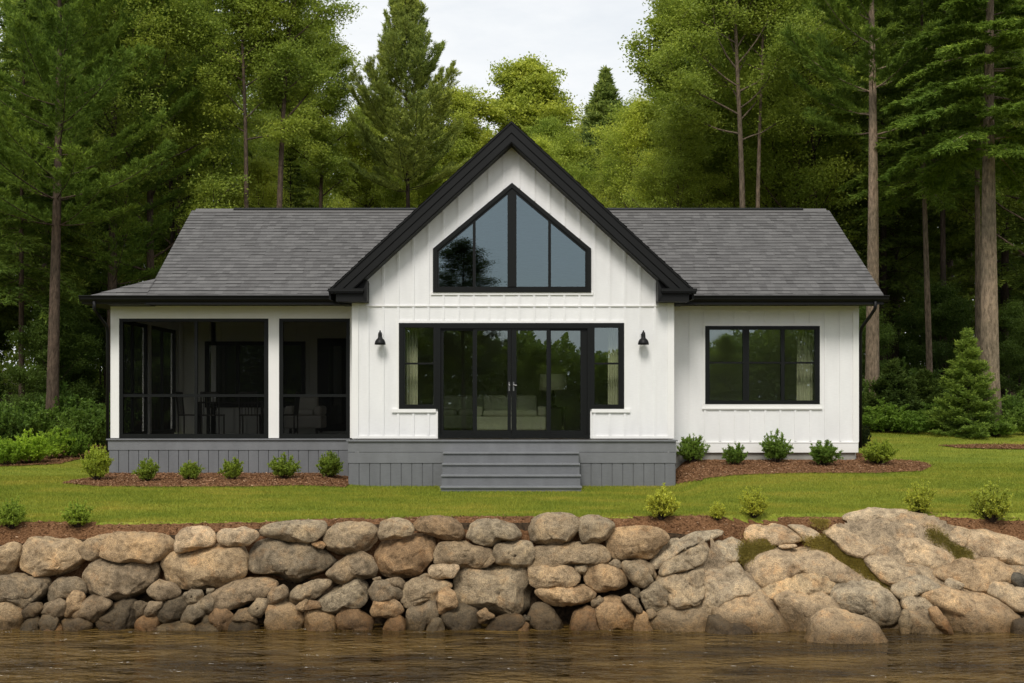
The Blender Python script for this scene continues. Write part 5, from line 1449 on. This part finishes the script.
# shade undergrowth: saplings and bushes under the trees
for row, d0 in enumerate([35.5, 39.5, 44, 50, 58]):
    half = 512 * d0 / F + 3; step = 3.1 + row * .4
    for i in range(int(2 * half / step)):
        x = -half + (i + .5) * step + rs_.uniform(-.9, .9); d = d0 + rs_.uniform(-1.2, 1.2); px = 512 + x * F / d
        if -7.5 < x < 7.2 and d < 34.5: continue
        if 200 < px < 820: continue
        kd, ms = proto[rs_.choice([6, 7])]; sc = rs_.uniform(.35, .75)
        wh = 'left of the porch' if px < 512 else 'right of the house'
        j = rs_.uniform(.7, 1.1)
        place_tree('sapling', ms, x, d, sc, rs_.uniform(0, 6.28), 'shaded leafy sapling under the big trees ' + wh, 'sapling', 'saplings in the forest shade ' + wh, tuple(c * j for c in (.10, .17, .03)), BKD)
# the deepest woodland reads as one mass
g = np.random.default_rng(5); n = 420000
x = g.uniform(-62, 62, n); d = g.uniform(74, 96, n); u = g.random(n)
px = 512 + x * F / d; lim = ZC - (np.maximum(np.interp(px - 28, SKY_PX, np.maximum(SKY_Y, 40)), np.interp(px + 28, SKY_PX, np.maximum(SKY_Y, 40))) + 30 - HY) * d / F
lim = np.minimum(lim, 27) * (1 + .06 * np.sin(x * 1.3) + .05 * np.sin(x * 3.1 + 1)); z = terrain(x, d) + u * (lim - terrain(x, d))
c = np.stack([x, Yd(d), z], 1); nr = unit(g.normal(0, 1, (n, 3)) + np.array([0, -.3, .6])); a_ = unit(np.cross(nr, g.normal(0, 1, (n, 3)))); b_ = np.cross(nr, a_); s_ = g.uniform(.09, .21, n)
tag(link('woodland', leaf_mesh('woodland', c, a_, b_, s_, s_ * .7), M['leaf'], None, (.20, .28, .045)), 'dense mass of the deepest woodland behind all the trees', 'woodland', kind='stuff')

# shrubs
def shrub_mesh(seed, hgt, rad_, n_leaf, leaf, nst=26, spiky=.5):
    rr = random.Random(seed); g = np.random.default_rng(seed); wood = MB(); segs = []
    for k in range(nst):
        az = k * 2.39996 + rr.uniform(-.3, .3); sp = (k + .5) / nst; out = rad_ * math.sqrt(sp) * rr.uniform(.8, 1.1)
        top = hgt * (1 - .45 * sp) * rr.uniform(.75, 1.12)
        p0 = Vector((math.cos(az) * .03, math.sin(az) * .03, 0)); p2 = Vector((math.cos(az) * out, math.sin(az) * out, top)); p1 = Vector((p2.x * .62, p2.y * .62, top * .42))
        wood.tube([p0, p1, p2], [.008, .005, .002], 4, cap=False)
        segs.append((p1.x * .7, p1.y * .7, p1.z * .5, *p1)); segs.append((*p1, *p2)); segs.append((*p1.lerp(p2, .3), *p2))
        for m_ in range(5):
            s = p1.lerp(p2, rr.uniform(-.3, .8)); e = s + Vector((rr.uniform(-1, 1), rr.uniform(-1, 1), rr.uniform(-.1, .9))).normalized() * rad_ * rr.uniform(.2, .42)
            segs.append((*s, *e)); wood.tube([s, e], [.003, .001], 3, cap=False)
    sg_ = np.array(segs); per = n_leaf // len(sg_); idx = np.repeat(np.arange(len(sg_)), per); n = len(idx); f = g.random(n)[:, None]
    p0 = sg_[idx, :3]; p1 = sg_[idx, 3:]; c = p0 + (p1 - p0) * f; ax = unit(p1 - p0)
    a_ = unit(ax * .7 + g.normal(0, .8, (n, 3)) + np.array([0, 0, .25])); l_ = g.uniform(.6, 1.2, n) * leaf
    c = c + a_ * l_[:, None]; c[:, 2] = np.maximum(c[:, 2], .01); b_ = unit(np.cross(a_, g.normal(0, 1, (n, 3)) + np.array([0, 0, .6])))
    return wood.mesh('stem'), leaf_mesh('foliage', c, a_, b_, l_, l_ * .42)
SH = [shrub_mesh(300 + k, .5 * q[0], .30 * q[1], int(9000 * q[2]), .021, q[3]) for k, q in enumerate([(1, 1, 1, 34), (1.1, .9, .8, 24), (.92, 1.08, .9, 28), (1.05, .95, .7, 19), (1, 1.05, .85, 22), (1.12, .92, 1, 30)])]
SHF = [shrub_mesh(310 + k, .55, .27, 6500, .021, 26) for k in range(4)]
def shrub(k, px, py_base, wpx, hpx, label, col, front=False, name='shrub', group=None, d=None):
    if d is None: d = hit(px, py_base)
    s = d / F; ms = (SHF if front else SH)[k % (4 if front else 6)]; x = X(px, d)
    r = empty(name, (x, Yd(d), float(terrain(x, d)) + .01), k * 1.3)
    sx_ = wpx * s / (.62 if not front else .58); sz_ = hpx * s / (.53 if not front else .58); r.scale = (sx_, sx_, sz_)
    tag(r, label, 'shrub', group); link('stem', ms[0], M['bark'], r, BKD); link('foliage', ms[1], M['leaf'], r, col)
G1, G2, G3 = (.25, .35, .05), (.16, .27, .045), (.46, .52, .08)
pb_ = 'shrubs in the bed along the porch base'
shrub(0, 97, 481, 30, 38, 'tall bright shrub at the outer left corner of the porch base', (.36, .46, .06), group=pb_)
for k, (px_, b_, w_, h_, t_) in enumerate([(147, 482, 28, 22, 'first'), (190, 480.5, 26, 22, 'second'), (232, 480.5, 29, 23, 'third'), (284, 479.5, 34, 26, 'fourth'), (330, 478.5, 32, 25, 'fifth')]):
    shrub(k + 1, px_, b_, w_, h_, f'round green shrub against the grey porch skirting, {t_} from the left', G1, group=pb_)
wb_ = 'shrubs in the bed along the right wing'
for k, (px_, b_, w_, h_, t_) in enumerate([(692, 463.5, 31, 30, 'dark green shrub in the corner between deck and right wing'), (735, 465.5, 29, 21, 'low green shrub under the left side of the wing window'), (776, 463.5, 29, 31, 'taller green shrub under the middle of the wing window'),
        (824, 466, 35, 22, 'low wide green shrub just right of under the wing window'), (879, 465, 34, 25, 'pale green shrub off the right corner of the wing')]):
    shrub(k + 2, px_, b_, w_ * 1.1, h_ * 1.08, t_, G2 if k < 4 else (.30, .40, .055), group=wb_, d=24.62 if k == 0 else None)
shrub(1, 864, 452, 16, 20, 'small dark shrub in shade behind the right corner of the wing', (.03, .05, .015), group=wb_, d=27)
fb_ = 'young shrubs in the mulch above the stones'
for k, (px_, b_, w_, h_, t_) in enumerate([(12, 531, 34, 33, 'bright green young shrub at the left edge above the stone wall'), (78, 529, 34, 28, 'low spreading young shrub above the wall, second from the left edge'), (661, 521, 38, 36, 'bushy yellow-green young shrub in the mulch right of the steps'),
        (717, 521.5, 20, 20, 'smallest young shrub, between the two right of the steps'), (754, 519, 34, 33, 'yellow-tipped young shrub above the pale flat-topped slab'), (921, 516, 34, 36, 'young yellow-green shrub beside the top outcrop of the ledge'), (992, 524, 42, 44, 'largest young yellow-green shrub at the right edge of the ledge')]):
    shrub(k, px_, b_, w_, h_, t_, G3 if k > 1 else (.30, .42, .06), True, group=fb_)
# woodland-edge bushes, left and right
BU = [shrub_mesh(330 + k, 1.1, .75, 9000, .040, 30) for k in range(3)]
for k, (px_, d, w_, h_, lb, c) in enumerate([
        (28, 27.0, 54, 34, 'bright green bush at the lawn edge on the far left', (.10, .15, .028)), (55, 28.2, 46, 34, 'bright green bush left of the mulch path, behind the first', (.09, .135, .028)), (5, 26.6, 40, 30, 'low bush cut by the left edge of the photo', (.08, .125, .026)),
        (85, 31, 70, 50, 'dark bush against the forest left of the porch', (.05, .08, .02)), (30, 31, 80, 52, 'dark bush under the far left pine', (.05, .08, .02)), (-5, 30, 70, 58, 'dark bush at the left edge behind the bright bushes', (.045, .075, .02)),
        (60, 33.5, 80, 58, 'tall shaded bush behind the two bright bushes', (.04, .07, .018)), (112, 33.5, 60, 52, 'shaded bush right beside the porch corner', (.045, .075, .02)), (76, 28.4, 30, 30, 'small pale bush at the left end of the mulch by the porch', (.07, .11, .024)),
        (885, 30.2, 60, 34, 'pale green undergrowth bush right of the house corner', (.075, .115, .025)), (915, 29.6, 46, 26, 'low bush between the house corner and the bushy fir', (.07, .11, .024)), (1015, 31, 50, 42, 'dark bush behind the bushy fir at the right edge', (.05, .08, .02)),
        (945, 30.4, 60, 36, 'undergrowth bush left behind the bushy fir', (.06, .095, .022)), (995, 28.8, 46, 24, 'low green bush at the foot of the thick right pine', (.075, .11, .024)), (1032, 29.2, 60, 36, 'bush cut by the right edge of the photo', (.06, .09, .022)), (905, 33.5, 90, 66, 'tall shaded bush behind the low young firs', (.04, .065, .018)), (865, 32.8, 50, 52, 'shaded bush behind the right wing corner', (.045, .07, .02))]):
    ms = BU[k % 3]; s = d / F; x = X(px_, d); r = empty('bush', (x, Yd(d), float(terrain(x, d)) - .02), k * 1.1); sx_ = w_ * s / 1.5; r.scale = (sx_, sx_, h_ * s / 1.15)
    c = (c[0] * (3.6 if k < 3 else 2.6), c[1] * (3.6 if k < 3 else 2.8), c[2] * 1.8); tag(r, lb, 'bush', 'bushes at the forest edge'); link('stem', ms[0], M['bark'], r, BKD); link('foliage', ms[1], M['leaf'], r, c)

# moss tufts on the ledge: little blades on the soil between the rocks
n = len(MOSS)
dm = np.full(n, 18.9)
for t_ in np.arange(18.9, 16.9, -.02):
    xx_ = (MOSS[:, 0] - 512) * t_ / F; h_ = bedrock(xx_, np.full(n, t_)) >= ZC - (MOSS[:, 1] - HY) * t_ / F
    dm = np.where(h_, t_, dm)
mx = (MOSS[:, 0] - 512) * dm / F; mzz = ZC - (MOSS[:, 1] - HY) * dm / F
k_ = 7; mzz = bedrock(mx, dm) + .0
mx = np.repeat(mx, k_) + rng.normal(0, .02, n * k_); my = np.repeat(dm, k_) + rng.normal(0, .03, n * k_); mzz = np.repeat(mzz, k_) + rng.normal(0, .01, n * k_)
mzz = bedrock(mx, my) + .002
n = len(mx); base = np.stack([mx, Yd(my), mzz], 1); an = rng.uniform(0, 6.28, n); sd2 = np.stack([np.cos(an), np.sin(an), 0 * an], 1) * rng.uniform(.004, .009, n)[:, None]
tip = base + np.stack([rng.normal(0, .015, n), rng.normal(0, .015, n), rng.uniform(.005, .028, n)], 1)
v = np.stack([base - sd2, base + sd2, tip], 1).reshape(-1, 3)
tag(link('moss', fast_mesh('moss', v, np.arange(3 * n).reshape(-1, 3)), M['leaf'], None, (.30, .26, .07)), 'yellow-green moss and grass growing in the cracks of the rock ledge', 'moss', kind='stuff')

# the far shore behind the viewer, seen only as reflections in glass and water
for i in range(34):
    x = -52 + i * 3.2 + rs_.uniform(-1, 1); d = -30 - rs_.uniform(0, 5)
    kd, ms = proto[[0, 3, 6, 1, 7, 5, 2, 4, 6][i % 9]]; H0 = {'dec': 16, 'con': 17, 'low': 7.5}[kd]
    hh = rs_.uniform(6.2, 8.2) if x < 1.5 else rs_.uniform(5.2, 6.8)
    if abs(x) > 14: hh *= 1.2
    place_tree('shore_tree', ms, x, d, max(.55, hh / H0), rs_.uniform(0, 6), 'leafy tree on the opposite lake shore behind the viewer', 'tree', 'trees on the opposite lake shore', LEAFY, BKD, scz=hh / H0, lm=M['leaf'])
place_tree('shore_tree', proto[1][1], -3.1, -29.0, 1.05, 1, 'tallest tree on the opposite lake shore, seen only as a reflection', 'tree', None, (.06, .085, .02), BKD, scz=13.3 / 16)

n = 170000; x = g.uniform(-45, 45, n); d = g.uniform(-39, -31, n); u = g.random(n)
top_ = np.interp(x, [-60, -14, -6, -3, -1.5, 1.2, 3.9, 5.5, 8, 12, 15.5, 18, 24, 60], [9, 8, 7.2, 6.7, 5.6, 6.0, 5.1, 4.5, 4.2, 5.0, 5.6, 6.8, 8, 9])
top_ = top_ * (1 + .07 * np.sin(x * 2.1) + .05 * np.sin(x * 5.3 + 1) + .05 * np.sin(x * 11)); z = terrain(x, d) + u ** .85 * (top_ + .3 - terrain(x, d))
c = np.stack([x, Yd(d), z], 1); nr = unit(g.normal(0, 1, (n, 3)) + np.array([0, .2, .8])); a_ = unit(np.cross(nr, g.normal(0, 1, (n, 3)))); b_ = np.cross(nr, a_); s_ = g.uniform(.09, .22, n)
tag(link('shore_woodland', leaf_mesh('shore_woodland', c, a_, b_, s_, s_ * .7), M['leaf'], None, (.22, .30, .05)), 'dense low woodland on the opposite lake shore behind the viewer', 'woodland', kind='stuff')

# ------------------------------------------------------------------ light, sky, camera
w = bpy.data.worlds.new('World'); bpy.context.scene.world = w; w.use_nodes = True; nt = w.node_tree
bg = nt.nodes['Background']
SUN_EL, SUN_AZ = 50, 192        # azimuth clockwise from +Y (north); sun behind-left of the viewer
sky = N(nt, 'ShaderNodeTexSky', sky_type='NISHITA', sun_disc=False); sky.sun_elevation = rad(SUN_EL); sky.sun_rotation = rad(SUN_AZ); sky.air_density = 1.3; sky.dust_density = 2.5
tc = N(nt, 'ShaderNodeTexCoord'); mp = N(nt, 'ShaderNodeMapping'); mp.inputs['Scale'].default_value = (1, 1, 3.2)
nt.links.new(tc.outputs['Generated'], mp.inputs['Vector'])
cn = noise_tex(nt, 2.2, 7, mp.outputs['Vector'], .6)
cr = ramp(nt, cn.outputs['Fac'], [(.36, (.72, .72, .72)), (.6, (1, 1, 1))])
cloud = ramp(nt, cn.outputs['Fac'], [(.3, (8.0, 8.35, 8.7)), (.7, (8.6, 8.75, 8.85))])
nt.links.new(mixc(nt, cr.outputs['Color'], sky.outputs['Color'], cloud.outputs['Color']), bg.inputs['Color'])
bg.inputs['Strength'].default_value = .096
sl_ = bpy.data.lights.new('sun', 'SUN'); sl_.energy = 2.25; sl_.angle = rad(20); sl_.color = (1, .955, .89)
so = bpy.data.objects.new('sun', sl_); C.objects.link(so)
az = rad(SUN_AZ); el = rad(SUN_EL)
dirv = Vector((math.sin(az) * math.cos(el), math.cos(az) * math.cos(el), math.sin(el)))
so.rotation_euler = dirv.to_track_quat('Z', 'Y').to_euler(); so.location = dirv * 60

cam = bpy.data.cameras.new('camera'); co = bpy.data.objects.new('camera', cam); C.objects.link(co)
co.location = (0, -24, ZC); co.rotation_euler = (rad(90), 0, 0)
cam.sensor_width = 36; cam.lens = 36 * F / 1024; cam.shift_y = (HY - 341.5) / 1024; cam.clip_end = 1500; cam.clip_start = .1
sc = bpy.context.scene; sc.camera = co
sc.view_settings.view_transform = 'Standard'; sc.view_settings.look = 'None'; sc.view_settings.exposure = .25; sc.view_settings.gamma = 1
sc.cycles.max_bounces = 8; sc.cycles.transparent_max_bounces = 12; sc.cycles.diffuse_bounces = 5; sc.cycles.glossy_bounces = 3; sc.cycles.transmission_bounces = 2
try: sc.cycles.use_denoising = True
except Exception: pass
